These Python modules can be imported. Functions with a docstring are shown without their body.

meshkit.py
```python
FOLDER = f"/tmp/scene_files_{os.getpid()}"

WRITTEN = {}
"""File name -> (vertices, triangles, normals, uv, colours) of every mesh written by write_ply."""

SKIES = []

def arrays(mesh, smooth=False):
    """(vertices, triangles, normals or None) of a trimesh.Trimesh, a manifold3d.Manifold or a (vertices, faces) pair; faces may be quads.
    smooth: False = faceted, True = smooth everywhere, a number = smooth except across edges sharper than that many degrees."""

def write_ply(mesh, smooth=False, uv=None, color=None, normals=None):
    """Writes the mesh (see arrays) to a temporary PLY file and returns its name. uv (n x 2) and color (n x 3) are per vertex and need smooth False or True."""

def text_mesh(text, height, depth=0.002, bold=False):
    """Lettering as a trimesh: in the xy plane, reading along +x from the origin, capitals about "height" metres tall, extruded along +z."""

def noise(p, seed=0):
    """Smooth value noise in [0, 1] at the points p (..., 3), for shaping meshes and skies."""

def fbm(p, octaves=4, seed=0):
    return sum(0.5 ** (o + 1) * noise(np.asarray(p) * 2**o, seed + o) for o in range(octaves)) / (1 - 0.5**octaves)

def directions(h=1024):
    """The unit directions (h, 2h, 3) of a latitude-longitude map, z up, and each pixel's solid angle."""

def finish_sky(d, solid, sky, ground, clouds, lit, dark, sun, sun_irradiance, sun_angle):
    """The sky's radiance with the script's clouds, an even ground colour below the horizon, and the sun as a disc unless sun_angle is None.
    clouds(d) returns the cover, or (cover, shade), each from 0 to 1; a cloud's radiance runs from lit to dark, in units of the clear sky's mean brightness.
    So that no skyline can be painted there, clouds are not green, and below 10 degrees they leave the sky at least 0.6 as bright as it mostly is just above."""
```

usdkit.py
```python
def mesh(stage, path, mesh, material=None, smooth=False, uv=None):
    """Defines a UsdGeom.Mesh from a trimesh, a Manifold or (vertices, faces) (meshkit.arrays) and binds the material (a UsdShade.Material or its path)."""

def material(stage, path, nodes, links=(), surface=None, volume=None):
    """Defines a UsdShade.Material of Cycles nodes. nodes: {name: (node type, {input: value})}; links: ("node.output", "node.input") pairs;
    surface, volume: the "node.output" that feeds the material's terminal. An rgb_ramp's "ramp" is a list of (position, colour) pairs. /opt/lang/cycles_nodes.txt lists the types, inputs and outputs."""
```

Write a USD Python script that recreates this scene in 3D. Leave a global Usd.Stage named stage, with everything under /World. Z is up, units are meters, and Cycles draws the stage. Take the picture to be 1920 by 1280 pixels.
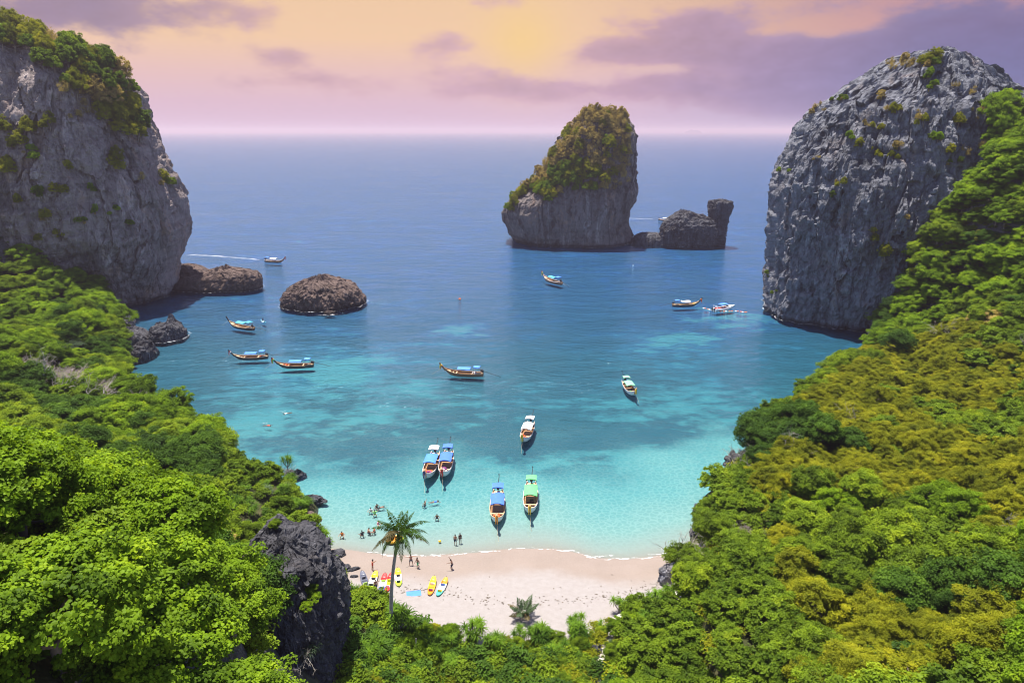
import math, random
import numpy as np
import trimesh
import manifold3d
from scipy.interpolate import RBFInterpolator
from scipy.spatial import cKDTree
from pxr import Usd, UsdGeom, UsdLux, UsdShade, Gf, Sdf, Vt
import usdkit, meshkit
from meshkit import noise, fbm

stage = Usd.Stage.CreateInMemory()
UsdGeom.SetStageUpAxis(stage, 'Z')
UsdGeom.SetStageMetersPerUnit(stage, 1.0)
UsdGeom.Xform.Define(stage, '/World')
UsdGeom.Scope.Define(stage, '/World/Looks')

# ---------------------------------------------------------------- camera, sky, sun, exposure
CAM_H, PITCH, FPX = 56.0, math.radians(17.15), 1280.0
cam = UsdGeom.Camera.Define(stage, '/World/camera')
cam.CreateHorizontalApertureAttr(36.0)
cam.CreateFocalLengthAttr(24.0)
cam.CreateClippingRangeAttr((0.1, 100000.0))
cam.CreateFStopAttr(0.0)
cam.CreateExposureAttr(1.25)
cam.AddTranslateOp().Set((0, 0, CAM_H))
cam.AddRotateXOp().Set(90 - math.degrees(PITCH))

SUN_AZ, SUN_EL = math.radians(-40), math.radians(77)
SUN = np.array([math.sin(SUN_AZ) * math.cos(SUN_EL), math.cos(SUN_AZ) * math.cos(SUN_EL), math.sin(SUN_EL)])
sun = UsdLux.DistantLight.Define(stage, '/World/sun')
sun.CreateIntensityAttr(1.1)
sun.CreateNormalizeAttr(True)
sun.CreateAngleAttr(0.53)
sun.CreateColorAttr((1.0, 0.95, 0.86))
zx = SUN / np.linalg.norm(SUN)
xx = np.cross([0, 1, 0], zx); xx /= np.linalg.norm(xx)
yx = np.cross(zx, xx)
sun.AddTransformOp().Set(Gf.Matrix4d(*xx, 0, *yx, 0, *zx, 0, 0, 0, 0, 1))

FW = np.array([0, math.cos(PITCH), -math.sin(PITCH)]); UP = np.array([0, math.sin(PITCH), math.cos(PITCH)])


def ray(px, py):
    return FW + np.array([1.0, 0, 0]) * (px - 960) / FPX + UP * (640 - py) / FPX


def at_z(px, py, z=0.0):
    d = ray(px, py)
    return np.array([0, 0, CAM_H]) + d * ((z - CAM_H) / d[2])


def at_y(px, py, Y):
    d = ray(px, py)
    return np.array([0, 0, CAM_H]) + d * (Y / d[1])


def lin(r, g, b):
    f = lambda c: (c / 255 / 12.92) if c < 10.3 else ((c / 255 + 0.055) / 1.055) ** 2.4
    return (f(r), f(g), f(b))


class G:
    """A small node-graph builder."""
    def __init__(s): s.n, s.l, s.k = {}, [], 0
    def add(s, kind, links=None, **v):
        s.k += 1; name = 'n%d' % s.k
        s.n[name] = (kind, v)
        for i, o in (links or {}).items(): s.l.append((o, name + '.' + i))
        return name
    def math(s, t, a, b=None, c=None, clamp=False):
        v, l = {'math_type': t, 'use_clamp': clamp}, {}
        for i, x in enumerate((a, b, c)):
            if x is None: continue
            if isinstance(x, str): l['value%d' % (i + 1)] = x
            else: v['value%d' % (i + 1)] = float(x)
        return s.add('math', l, **v) + '.value'
    def mix(s, fac, a, b, t='mix'):
        v, l = {'mix_type': t}, {}
        for k, x in (('fac', fac), ('color1', a), ('color2', b)):
            if isinstance(x, str): l[k] = x
            else: v[k] = x
        return s.add('mix', l, **v) + '.color'
    def ramp(s, fac, stops, interp=True):
        return s.add('rgb_ramp', {'fac': fac}, ramp=stops, interpolate=interp) + '.color'
    def rng(s, x, a, b, c=0.0, d=1.0, t='linear'):
        return s.add('map_range', {'value': x}, range_type=t, from_min=float(a), from_max=float(b), to_min=float(c), to_max=float(d), clamp=True) + '.result'
    def pos(s): return s.add('geometry') + '.position'
    def map(s, vec, sc, loc=(0, 0, 0), rot=(0, 0, 0)):
        return s.add('mapping', {'vector': vec}, mapping_type='point', scale=tuple(sc), location=tuple(loc), rotation=tuple(rot)) + '.vector'
    def noise(s, vec, scale=1.0, detail=4.0, rough=0.5, dist=0.0):
        return s.add('noise_texture', {'vector': vec}, scale=float(scale), detail=float(detail), roughness=float(rough), distortion=float(dist), dimensions='3D', type='fBM') + '.fac'
    def voro(s, vec, scale=1.0, feature='f1', out='distance'):
        return s.add('voronoi_texture', {'vector': vec}, scale=float(scale), feature=feature, dimensions='3D') + '.' + out
    def bump(s, h, strength=0.5, dist=0.1):
        return s.add('bump', {'height': h}, strength=float(strength), distance=float(dist)) + '.normal'
    def make(s, name, surface): return usdkit.material(stage, '/World/Looks/' + name, s.n, s.l, surface=surface)


def sky_material():
    g = G()
    p = g.pos()
    sep = g.add('separate_xyz', {'vector': p})
    x, y, z = (sep + '.' + c for c in 'xyz')
    u = g.math('arctan2', x, y)
    v = g.math('arcsine', g.math('maximum', z, 0.0))
    skyn = g.add('sky_texture', sky_type='single_scattering', sun_disc=False, sun_elevation=SUN_EL, sun_rotation=SUN_AZ % (2 * math.pi),
                 altitude=50.0, air_density=1.0, aerosol_density=1.0, ozone_density=1.5) + '.color'
    K = SKY_K
    C = lambda r, gg, b, m=1.0: tuple(c * K * m for c in lin(r, gg, b))
    # evening colours towards the glow, from the horizon up (v in radians / 1.2)
    warm = g.ramp(g.math('divide', v, 1.2), [(0.0, C(216, 186, 212)), (0.03, C(222, 188, 204)), (0.06, C(232, 194, 190)), (0.095, C(243, 204, 168)),
                                             (0.14, C(240, 202, 164)), (0.24, C(214, 174, 180)), (0.45, C(165, 150, 185)), (1.0, C(120, 135, 185))])
    cool = g.ramp(g.math('divide', v, 1.2), [(0.0, C(156, 160, 208)), (0.05, C(158, 150, 190)), (0.10, C(200, 152, 158)), (0.16, C(170, 132, 158)), (0.4, C(120, 118, 165)), (1.0, C(100, 120, 175))])
    col = g.mix(g.rng(u, 0.02, 0.58, t='smoothstep'), warm, cool)
    # glow of the low light behind the clouds
    gd = ray(980, 88); gd = gd / np.linalg.norm(gd)
    dn = g.add('vector_math', {'vector1': p}, math_type='dot_product', vector2=tuple(gd)) + '.value'
    glow = g.math('power', g.math('maximum', dn, 0.0), 700.0)
    col = g.mix(g.math('multiply', glow, 0.6), col, C(250, 212, 128))
    # the wider sky goes over to plain daylight blue
    wm = g.math('multiply', g.rng(y, -0.15, 0.75, t='smoothstep'), g.rng(z, 0.75, 0.3, t='smoothstep'))
    tint = g.mix(1.0, skyn, SKY_TINT, 'multiply')
    col = g.mix(wm, tint, col)
    # clouds
    cv = g.add('combine_xyz', {'x': u, 'y': v}) + '.vector'
    warp = g.noise(g.map(cv, (7, 16, 1)), 1.0, 3, 0.5)
    n1 = g.noise(g.add('combine_xyz', {'x': g.math('multiply_add', warp, 0.25, g.math('multiply', u, 9.0)), 'y': g.math('multiply_add', warp, 0.5, g.math('multiply', v, 21.0))}) + '.vector', 1.0, 7, 0.56)
    n2 = g.noise(g.map(cv, (30, 60, 1), (5, 3, 0)), 1.0, 5, 0.6)
    dens = g.math('multiply_add', n2, 0.26, g.math('subtract', n1, .05))
    def blob(px, py, a, b, w):
        d = ray(px, py); d = d / np.linalg.norm(d)
        u0, v0 = math.atan2(d[0], d[1]), math.asin(d[2])
        e = g.math('add', g.math('power', g.math('divide', g.math('subtract', u, u0), a), 2.0), g.math('power', g.math('divide', g.math('subtract', v, v0), b), 2.0))
        return g.math('multiply', g.math('exponent', g.math('multiply', e, -1.0)), w)
    for b in CLOUDS: dens = g.math('add', dens, blob(*b))
    cover = g.rng(dens, 0.66, 0.96, 0.0, 0.80, t='smoothstep')
    deep = g.rng(dens, 0.80, 1.15)
    cover = g.math('multiply', cover, g.rng(v, 0.003, 0.022))
    uc = g.rng(u, -0.7, 0.7)
    ccol = g.ramp(uc, [(0.0, C(132, 118, 164)), (0.14, C(140, 124, 164)), (0.27, C(204, 166, 176)), (0.44, C(212, 172, 186)), (0.62, C(196, 158, 180)), (0.75, C(168, 146, 182)), (0.86, C(122, 124, 170)), (1.0, C(96, 104, 158))])
    cshade = g.math('multiply_add', n2, 0.5, 0.75)
    ccol = g.mix(1.0, ccol, g.add('combine_xyz', {'x': cshade, 'y': cshade, 'z': cshade}) + '.vector', 'multiply')
    ccol = g.mix(g.math('multiply', deep, .8), ccol, g.mix(1.0, ccol, (.70, .74, .86), 'multiply'))
    col = g.mix(cover, col, ccol)
    bg = g.add('background_shader', {'color': col}, strength=SKY_STRENGTH)
    return g.make('sky', bg + '.background')


SKY_STRENGTH = 0.1
HAZE_DENSITY, HAZE_COLOR = .00015, (.80, .64, .72)
SKY_K = 4.15
SKY_TINT = (.76, .75, .86)
CLOUDS = [(1330, 45, .075, .030, .42), (1180, 95, .09, .020, .40), (1400, 110, .16, .02, .26), (1520, 120, .12, .045, .28), (1760, 120, .17, .060, .50), (1900, 140, .15, .075, .45), (1800, 185, .2, .06, .42), (1600, 190, .12, .045, .25), (1300, 60, .04, .03, .22),
          (1350, 175, .25, .02, .16), (530, 105, .045, .014, .34), (835, 85, .05, .024, .40), (860, 140, .10, .015, .22), (600, 150, .1, .01, .12), (460, 15, .07, .02, .26), (90, 20, .22, .026, .42),
          (1100, 170, .2, .02, .2), (760, 175, .2, .015, .14), (960, 5, .06, .016, .28), (1000, 165, .2, .012, .13), (985, 60, .035, .035, -.25), (700, 40, .12, .04, -.2), (1560, 50, .1, .018, -.3), (1250, 128, .05, .008, -.25)]
sky = UsdLux.DomeLight.Define(stage, '/World/sky')
sky.CreateIntensityAttr(1.0)
UsdShade.MaterialBindingAPI.Apply(sky.GetPrim()).Bind(sky_material())
# ---------------------------------------------------------------- helpers
used = {}


def numbered(name, parent='/World'):
    k = used.get((parent, name), 0)
    used[(parent, name)] = k + 1
    return name if k == 0 else '%s_%03d' % (name, k)


def meta(prim, label=None, cat=None, group=None, kind=None):
    for k, v in (('label', label), ('category', cat), ('group', group), ('kind', kind)):
        if v: prim.SetCustomDataByKey(k, v)
    return prim


class MB:
    """Collects geometry that becomes ONE mesh."""
    def __init__(s): s.v, s.f, s.k = [], [], 0
    def add(s, v, f):
        v = np.asarray(v, float).reshape(-1, 3); f = np.asarray(f, int)
        if f.size and f.shape[1] == 4: f = np.vstack([f[:, [0, 1, 2]], f[:, [0, 2, 3]]])
        s.v.append(v); s.f.append(f + s.k); s.k += len(v)
        return s
    def tm(s, m): return s.add(m.vertices, m.faces)
    def tube(s, pts, rad, n=6, cap=True):
        pts = np.asarray(pts, float); rad = np.broadcast_to(np.asarray(rad, float), (len(pts),))
        t = np.gradient(pts, axis=0); t /= np.maximum(np.linalg.norm(t, axis=1, keepdims=True), 1e-9)
        ref = np.array([0.31, 0.22, 0.92]) if abs(t[:, 2]).mean() < 0.8 else np.array([0.95, 0.3, 0.05])
        a = np.cross(t, ref); a /= np.maximum(np.linalg.norm(a, axis=1, keepdims=True), 1e-9)
        b = np.cross(t, a)
        th = np.arange(n) / n * 2 * np.pi
        ring = pts[:, None] + rad[:, None, None] * (a[:, None] * np.cos(th)[None, :, None] + b[:, None] * np.sin(th)[None, :, None])
        v = ring.reshape(-1, 3); m = len(pts)
        i, j = np.meshgrid(np.arange(m - 1), np.arange(n), indexing='ij')
        q = np.stack([i * n + j, i * n + (j + 1) % n, (i + 1) * n + (j + 1) % n, (i + 1) * n + j], -1).reshape(-1, 4)
        f = np.vstack([q[:, [0, 2, 1]], q[:, [0, 3, 2]]])
        if cap:
            v = np.vstack([v, pts[0], pts[-1]]); c0, c1 = m * n, m * n + 1; j = np.arange(n)
            f = np.vstack([f, np.stack([np.full(n, c0), j, (j + 1) % n], 1), np.stack([np.full(n, c1), (m - 1) * n + (j + 1) % n, (m - 1) * n + j], 1)])
        return s.add(v, f)
    def box(s, c, e, rz=0.0, ch=0.0):
        """A box, with chamfered edges if ch > 0."""
        e = np.asarray(e, float) / 2
        if ch <= 0:
            m = trimesh.creation.box(2 * e)
        else:
            pts = []
            for sx in (-1, 1):
                for sy in (-1, 1):
                    for sz in (-1, 1):
                        for k in range(3):
                            p = np.array([sx, sy, sz]) * e
                            for q in range(3):
                                if q != k: p[q] -= np.sign(p[q]) * ch
                            pts.append(p)
            m = trimesh.PointCloud(np.array(pts)).convex_hull
        v = np.array(m.vertices)
        cs, sn = math.cos(rz), math.sin(rz)
        v = np.stack([v[:, 0] * cs - v[:, 1] * sn, v[:, 0] * sn + v[:, 1] * cs, v[:, 2]], 1) + np.asarray(c, float)
        return s.add(v, m.faces)
    def ball(s, c, r, sub=2):
        m = trimesh.creation.icosphere(subdivisions=sub)
        return s.add(np.array(m.vertices) * np.asarray(r) + np.asarray(c), m.faces)
    def arrays(s): return np.vstack(s.v), np.vstack(s.f)
    def build(s, name, mat, parent='/World', smooth=False, **kw):
        return put(name, s.arrays(), mat, parent, smooth, **kw)


def put(name, vf, mat, parent='/World', smooth=False, **kw):
    parent = str(parent.GetPath()) if hasattr(parent, 'GetPath') else parent
    m = usdkit.mesh(stage, parent + '/' + numbered(name, parent), vf, mat, smooth)
    return meta(m.GetPrim(), **kw)


def thing(name, label, cat, loc=(0, 0, 0), rz=0.0, sc=None, group=None, kind=None, parent='/World'):
    x = UsdGeom.Xform.Define(stage, parent + '/' + numbered(name, parent))
    x.AddTranslateOp().Set(Gf.Vec3d(*map(float, loc)))
    x.AddRotateZOp().Set(float(math.degrees(rz)))
    if sc is not None: x.AddScaleOp().Set(Gf.Vec3f(*map(float, np.broadcast_to(sc, 3))))
    return meta(x.GetPrim(), label, cat, group, kind)


def copy(name, proto, label, cat, loc, rz=0.0, sc=1.0, group=None):
    o = thing(name, label, cat, loc, rz, sc, group)
    o.GetReferences().AddInternalReference(proto)
    o.SetInstanceable(True)
    return o


stage.CreateClassPrim('/World/kinds')


def principled(name, color, rough=0.5, metallic=0.0, spec=0.5, var=0.0, scale=3.0, bump=0.0, bscale=20.0):
    """A plain paint / wood / cloth with a little variation of tone."""
    g = G()
    v = {'roughness': rough, 'metallic': metallic, 'specular_ior_level': spec}
    l = {}
    tc = g.add('texture_coordinate') + '.object'
    if var:
        n = g.noise(tc, scale, 4, 0.6)
        c = np.array(color)
        l['base_color'] = g.ramp(n, [(0.3, tuple(c * (1 - var))), (0.7, tuple(np.minimum(c * (1 + var * 0.6), 1)))])
    else: v['base_color'] = tuple(color)
    if bump: l['normal'] = g.bump(g.noise(tc, bscale, 3), bump, 0.02)
    return g.make(name, g.add('principled_bsdf', l, **v) + '.BSDF')
# ---------------------------------------------------------------- sea, sand and seabed
SHORE = np.array([at_z(px, py)[:2] for px, py in [(560, 1024), (640, 1030), (720, 1040), (800, 1043), (880, 1037), (960, 1029), (1030, 1028), (1080, 1036), (1120, 1047), (1180, 1049), (1240, 1041), (1290, 1030), (1340, 1010)]])


def shore_y(x):
    return np.interp(x, SHORE[:, 0], SHORE[:, 1])


def bed_z(x, y, true=False):
    """Height of the sand and of the seabed. Refraction lifts the bed: it is built as deep as it looks; true gives the depth that tints it."""
    d = y - shore_y(x)
    D = [-60, -24, -16, -8, 0, 6, 22, 40, 60, 90, 140, 200, 300, 1000]
    z = np.interp(d, D, [3.4, 2.3, 1.75, 0.95, 0, -.35, -1.15, -1.7, -2.5, -4.2, -8, -11.5, -14, -15] if true else [3.4, 2.3, 1.75, 0.95, 0, -.35, -.90, -1.05, -1.15, -1.25, -1.4, -1.5, -1.6, -2.2])
    P = np.stack([x, y, np.zeros_like(x)], -1)
    return z + (fbm(P / 14, 3, 5) - .5) * np.clip(np.abs(d) / 30, 0, 1) * (1.2 if true else .25) + (fbm(P / 3.0, 3, 8) - .5) * np.clip(-d / 10, 0, 1) * .16


def grid(xs, ys, zf):
    X, Y = np.meshgrid(xs, ys, indexing='ij')
    Z = zf(X, Y)
    n, m = X.shape
    i, j = np.meshgrid(np.arange(n - 1), np.arange(m - 1), indexing='ij')
    q = np.stack([i * m + j, (i + 1) * m + j, (i + 1) * m + j + 1, i * m + j + 1], -1).reshape(-1, 4)
    return np.stack([X, Y, Z], -1).reshape(-1, 3), q


def compact(v, f):
    ids, inv = np.unique(f, return_inverse=True)
    return v[ids], inv.reshape(f.shape)


def sand_material():
    g = G()
    p = g.pos()
    sep = g.add('separate_xyz', {'vector': p})
    x, y, z = (sep + '.' + c for c in 'xyz')
    wob = g.noise(g.map(p, (.22, .22, 0)), 1, 4)
    wob2 = g.noise(g.map(p, (1.3, 1.3, 0)), 1, 4)
    zs_ = z
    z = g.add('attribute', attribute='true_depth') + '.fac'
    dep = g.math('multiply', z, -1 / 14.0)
    under = g.ramp(dep, [(0, (0.2268, 0.1867, 0.1596)), (.010, (0.2100, 0.2200, 0.1974)), (.035, (0.1302, 0.2241, 0.2100)), (.07, (0.0689, 0.1992, 0.2033)), (.11, (0.0353, 0.1577, 0.1764)), (.16, (0.0218, 0.1262, 0.1579)), (.25, (0.0109, 0.0930, 0.1512)), (.42, (0.0059, 0.0598, 0.1411)), (.7, (0.0052, 0.0571, 0.1716)), (1, (0.0060, 0.0613, 0.1980))])  # water absorption by depth is painted into the bed colour
    # reef and weed on the seabed
    r1 = g.noise(g.map(p, (.055, .10, 0), (3.1, 7.7, 0)), 1, 6, .62, .6)
    r2 = g.noise(g.map(p, (.28, .42, 0)), 1, 5, .65, .4)
    r3 = g.noise(g.map(p, (.12, .2, 0), (1, 5, 0)), 1, 5, .62, .5)
    r = g.math('multiply_add', r2, .60, g.math('multiply_add', r3, .75, g.math('subtract', r1, .405)))

    def patch(px, py, a, b, w):
        c = at_z(px, py, -2)
        e = g.math('add', g.math('power', g.math('divide', g.math('subtract', x, c[0]), a), 2.0), g.math('power', g.math('divide', g.math('subtract', y, c[1]), b), 2.0))
        return g.math('multiply', g.math('exponent', g.math('multiply', e, -1.0)), w)
    for q in PATCHES: r = g.math('add', r, patch(*q))
    reef = g.math('multiply', g.rng(r, .58, .84, t='smoothstep'), g.rng(z, -1.15, -1.7, t='smoothstep'))
    bright = g.math('multiply', g.rng(r, .64, .42, t='smoothstep'), g.rng(z, -1.6, -2.4))
    under = g.mix(g.math('multiply', bright, .60), under, (.038, .180, .200))
    under = g.mix(g.math('multiply', reef, g.rng(z, -1, -7, .85, .55)), under, (.006, .048, .075))
    # caustic light of the ripples, painted as a pale net into the shallow bed colour
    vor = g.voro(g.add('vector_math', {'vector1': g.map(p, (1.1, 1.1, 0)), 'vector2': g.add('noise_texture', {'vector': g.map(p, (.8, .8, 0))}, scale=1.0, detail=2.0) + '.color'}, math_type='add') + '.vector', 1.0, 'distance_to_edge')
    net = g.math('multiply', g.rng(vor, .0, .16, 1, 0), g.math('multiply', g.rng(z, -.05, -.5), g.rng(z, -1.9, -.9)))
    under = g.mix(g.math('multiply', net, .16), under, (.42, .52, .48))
    dry = g.ramp(wob2, [(.3, (.248, .222, .208)), (.7, (.275, .250, .238))])
    speck = g.noise(g.map(p, (5, 5, 5)), 1, 5, .7)
    dry = g.mix(g.rng(speck, .62, .74, 0, .5), dry, (.36, .30, .26))
    wet = g.ramp(wob, [(.3, (.220, .176, .148)), (.7, (.243, .195, .166))])
    z = zs_
    zz = g.math('multiply_add', wob, .5, z)
    sand = g.mix(g.rng(zz, .75, 1.25, t='smoothstep'), wet, dry)
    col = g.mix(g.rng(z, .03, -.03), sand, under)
    rough = g.mix(g.rng(zz, .5, .9), (.55, .55, .55), (.95, .95, .95))
    nrm = g.bump(g.math('multiply_add', speck, .4, wob2), .9, .12)
    b = g.add('principled_bsdf', {'base_color': col, 'normal': nrm, 'roughness': rough}, specular_ior_level=.2)
    return g.make('sand', b + '.BSDF')


# (px, py, half widths, weight): negative is pale sand, positive is reef
PATCHES = [(650, 700, 16, 16, -.28), (560, 700, 14, 16, -.18), (870, 630, 12, 12, -.30), (1270, 640, 16, 12, -.32), (1215, 680, 14, 12, -.12), (1380, 600, 18, 14, -.30), (1050, 560, 50, 45, .10), (1010, 690, 24, 18, .16),
           (1150, 620, 20, 14, .05), (1100, 830, 26, 5.5, .30), (870, 850, 16, 8, .22), (700, 850, 14, 6, .12), (760, 790, 22, 8, -.05), (1340, 905, 2.6, 5, .55), (350, 690, 14, 14, .22), (300, 650, 12, 14, .25), (1560, 660, 14, 10, .1), (1450, 690, 14, 9, .2), (1250, 760, 22, 10, -.12), (480, 800, 12, 9, -.22), (600, 790, 16, 10, .02), (1150, 870, 30, 3.5, -.2), (820, 910, 5, 5, .12)]

xs = np.concatenate([[-40000, -12000, -4000, -1500, -700, -350], np.arange(-180, -40, 4.0), np.arange(-40, 60, 1.0), np.arange(60, 200, 4.0), [350, 700, 1500, 4000, 12000, 40000]])
ys = np.concatenate([[-300, -60, 0, 30], np.arange(45, 130, 1.0), np.arange(130, 420, 4.0), [500, 700, 1200, 3000, 8000, 20000, 45000]])
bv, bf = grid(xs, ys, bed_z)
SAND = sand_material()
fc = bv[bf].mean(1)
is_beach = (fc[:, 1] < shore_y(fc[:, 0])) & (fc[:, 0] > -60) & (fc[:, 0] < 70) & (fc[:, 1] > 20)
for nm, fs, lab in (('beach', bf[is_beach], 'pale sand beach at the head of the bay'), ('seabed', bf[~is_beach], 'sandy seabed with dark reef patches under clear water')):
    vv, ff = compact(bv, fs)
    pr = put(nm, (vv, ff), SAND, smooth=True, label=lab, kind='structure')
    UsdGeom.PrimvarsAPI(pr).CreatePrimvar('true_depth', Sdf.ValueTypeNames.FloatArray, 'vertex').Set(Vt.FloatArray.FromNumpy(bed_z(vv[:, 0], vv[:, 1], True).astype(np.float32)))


def water_material():
    g = G()
    p = g.pos()
    sep = g.add('separate_xyz', {'vector': p})
    y = sep + '.y'
    w1 = g.noise(g.map(p, (.10, .20, 0), rot=(0, 0, .15)), 1, 3, .5, .3)
    w2 = g.noise(g.map(p, (.38, .80, 0), rot=(0, 0, -.2)), 1, 4, .55, .4)
    w3 = g.noise(g.map(p, (1.6, 2.4, 0), rot=(0, 0, .3)), 1, 3, .5)
    gust = g.rng(g.noise(g.map(p, (.012, .03, 0)), 1, 4, .6, .8), .3, .7, .45, 1.2)
    h = g.math('multiply_add', w2, 1.3, g.math('multiply', w1, 2.4))
    h = g.math('multiply_add', w3, .40, h)
    h = g.math('multiply', h, g.math('multiply', gust, g.rng(y, 84, 150, .16, 1.0)))
    n = g.bump(h, 1.0, WAVE)
    fr = g.math('minimum', g.math('multiply', g.add('fresnel', {'normal': n}, IOR=1.333) + '.fac', .86), .56)
    tr = g.add('transparent_bsdf', color=(.90, .985, .985)) + '.BSDF'
    gl = g.add('glossy_bsdf', {'normal': n}, color=(.60, .85, 1.0), roughness=.09, distribution='ggx') + '.BSDF'
    return g.make('water', g.add('mix_closure', {'fac': fr, 'closure1': tr, 'closure2': gl}) + '.closure')


WAVE = .40
wxs = np.concatenate([[-40000, -5000, -800], np.arange(-200, 201, 20.0), [800, 5000, 40000]])
wys = np.concatenate([[70], np.arange(80, 440, 20.0), [800, 3000, 10000, 45000]])
wv, wf = grid(wxs, wys, lambda x, y: 0 * x)
put('sea', (wv, wf), water_material(), smooth=True, label='clear turquoise sea turning deep blue towards the horizon', kind='structure')


# ---------------------------------------------------------------- rocks and cliffs
def ridged(n): return 1 - np.abs(2 * n - 1)


def cells(P, size, seed, tilt=.5, crease=.12):
    """Blocky relief: every cell of a random division of space stands in or out and leans its own way; joints are recessed."""
    r = np.random.default_rng(seed)
    Q = P.reshape(-1, 3) / size
    lo, hi = Q.min(0) - 1, Q.max(0) + 1
    n = max(8, int(np.prod(hi - lo)))
    S = r.uniform(lo, hi, (n, 3)); off = r.uniform(-.5, .5, n); lean = r.normal(size=(n, 3)) * tilt
    d, i = cKDTree(S).query(Q, k=2)
    out = off[i[:, 0]] + ((Q - S[i[:, 0]]) * lean[i[:, 0]]).sum(1) - crease * np.clip(1 - (d[:, 1] - d[:, 0]) / .16, 0, 1)
    return out.reshape(P.shape[:-1])


def rock_disp(P, amp, s, seed, strata=.25, flute=.6, crag=.5, big=1.0, fine=.2, block=.6):
    d = big * (fbm(P / (16 * s), 3, seed) * 2 - 1)
    d = d + flute * ((ridged(fbm(P * np.array([.13, .13, .016]) / s, 3, seed + 11)) - .7) * 2.6 + (ridged(fbm(P * np.array([.42, .42, .05]) / s, 3, seed + 12)) - .7) * .9)
    d = d + crag * (ridged(fbm(P * np.array([1, 1, .7]) / (5 * s), 4, seed + 23)) - .7) * 1.3
    zz = P[..., 2:3] + 2.2 * noise(P / (9 * s), seed + 5)[..., None]
    d = d + strata * (noise(np.concatenate([P[..., :2] * .05, zz * .55], -1) / s, seed + 31) - .5) * 1.3
    W = P + (fbm(P / (4 * s), 3, seed + 61)[..., None] - .5) * 3.0 * s
    d = d + block * (1.25 * cells(W, np.array([7.5, 7.5, 22]) * s, seed + 3) + .55 * cells(W, np.array([2.2, 2.2, 5.0]) * s, seed + 4) + .26 * cells(W, np.array([.95, .95, 1.5]) * s, seed + 6))
    d = d + fine * (fbm(P / (1.1 * s), 3, seed + 47) - .5) * 3.0
    return amp * d


ROCKS = {}


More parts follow.
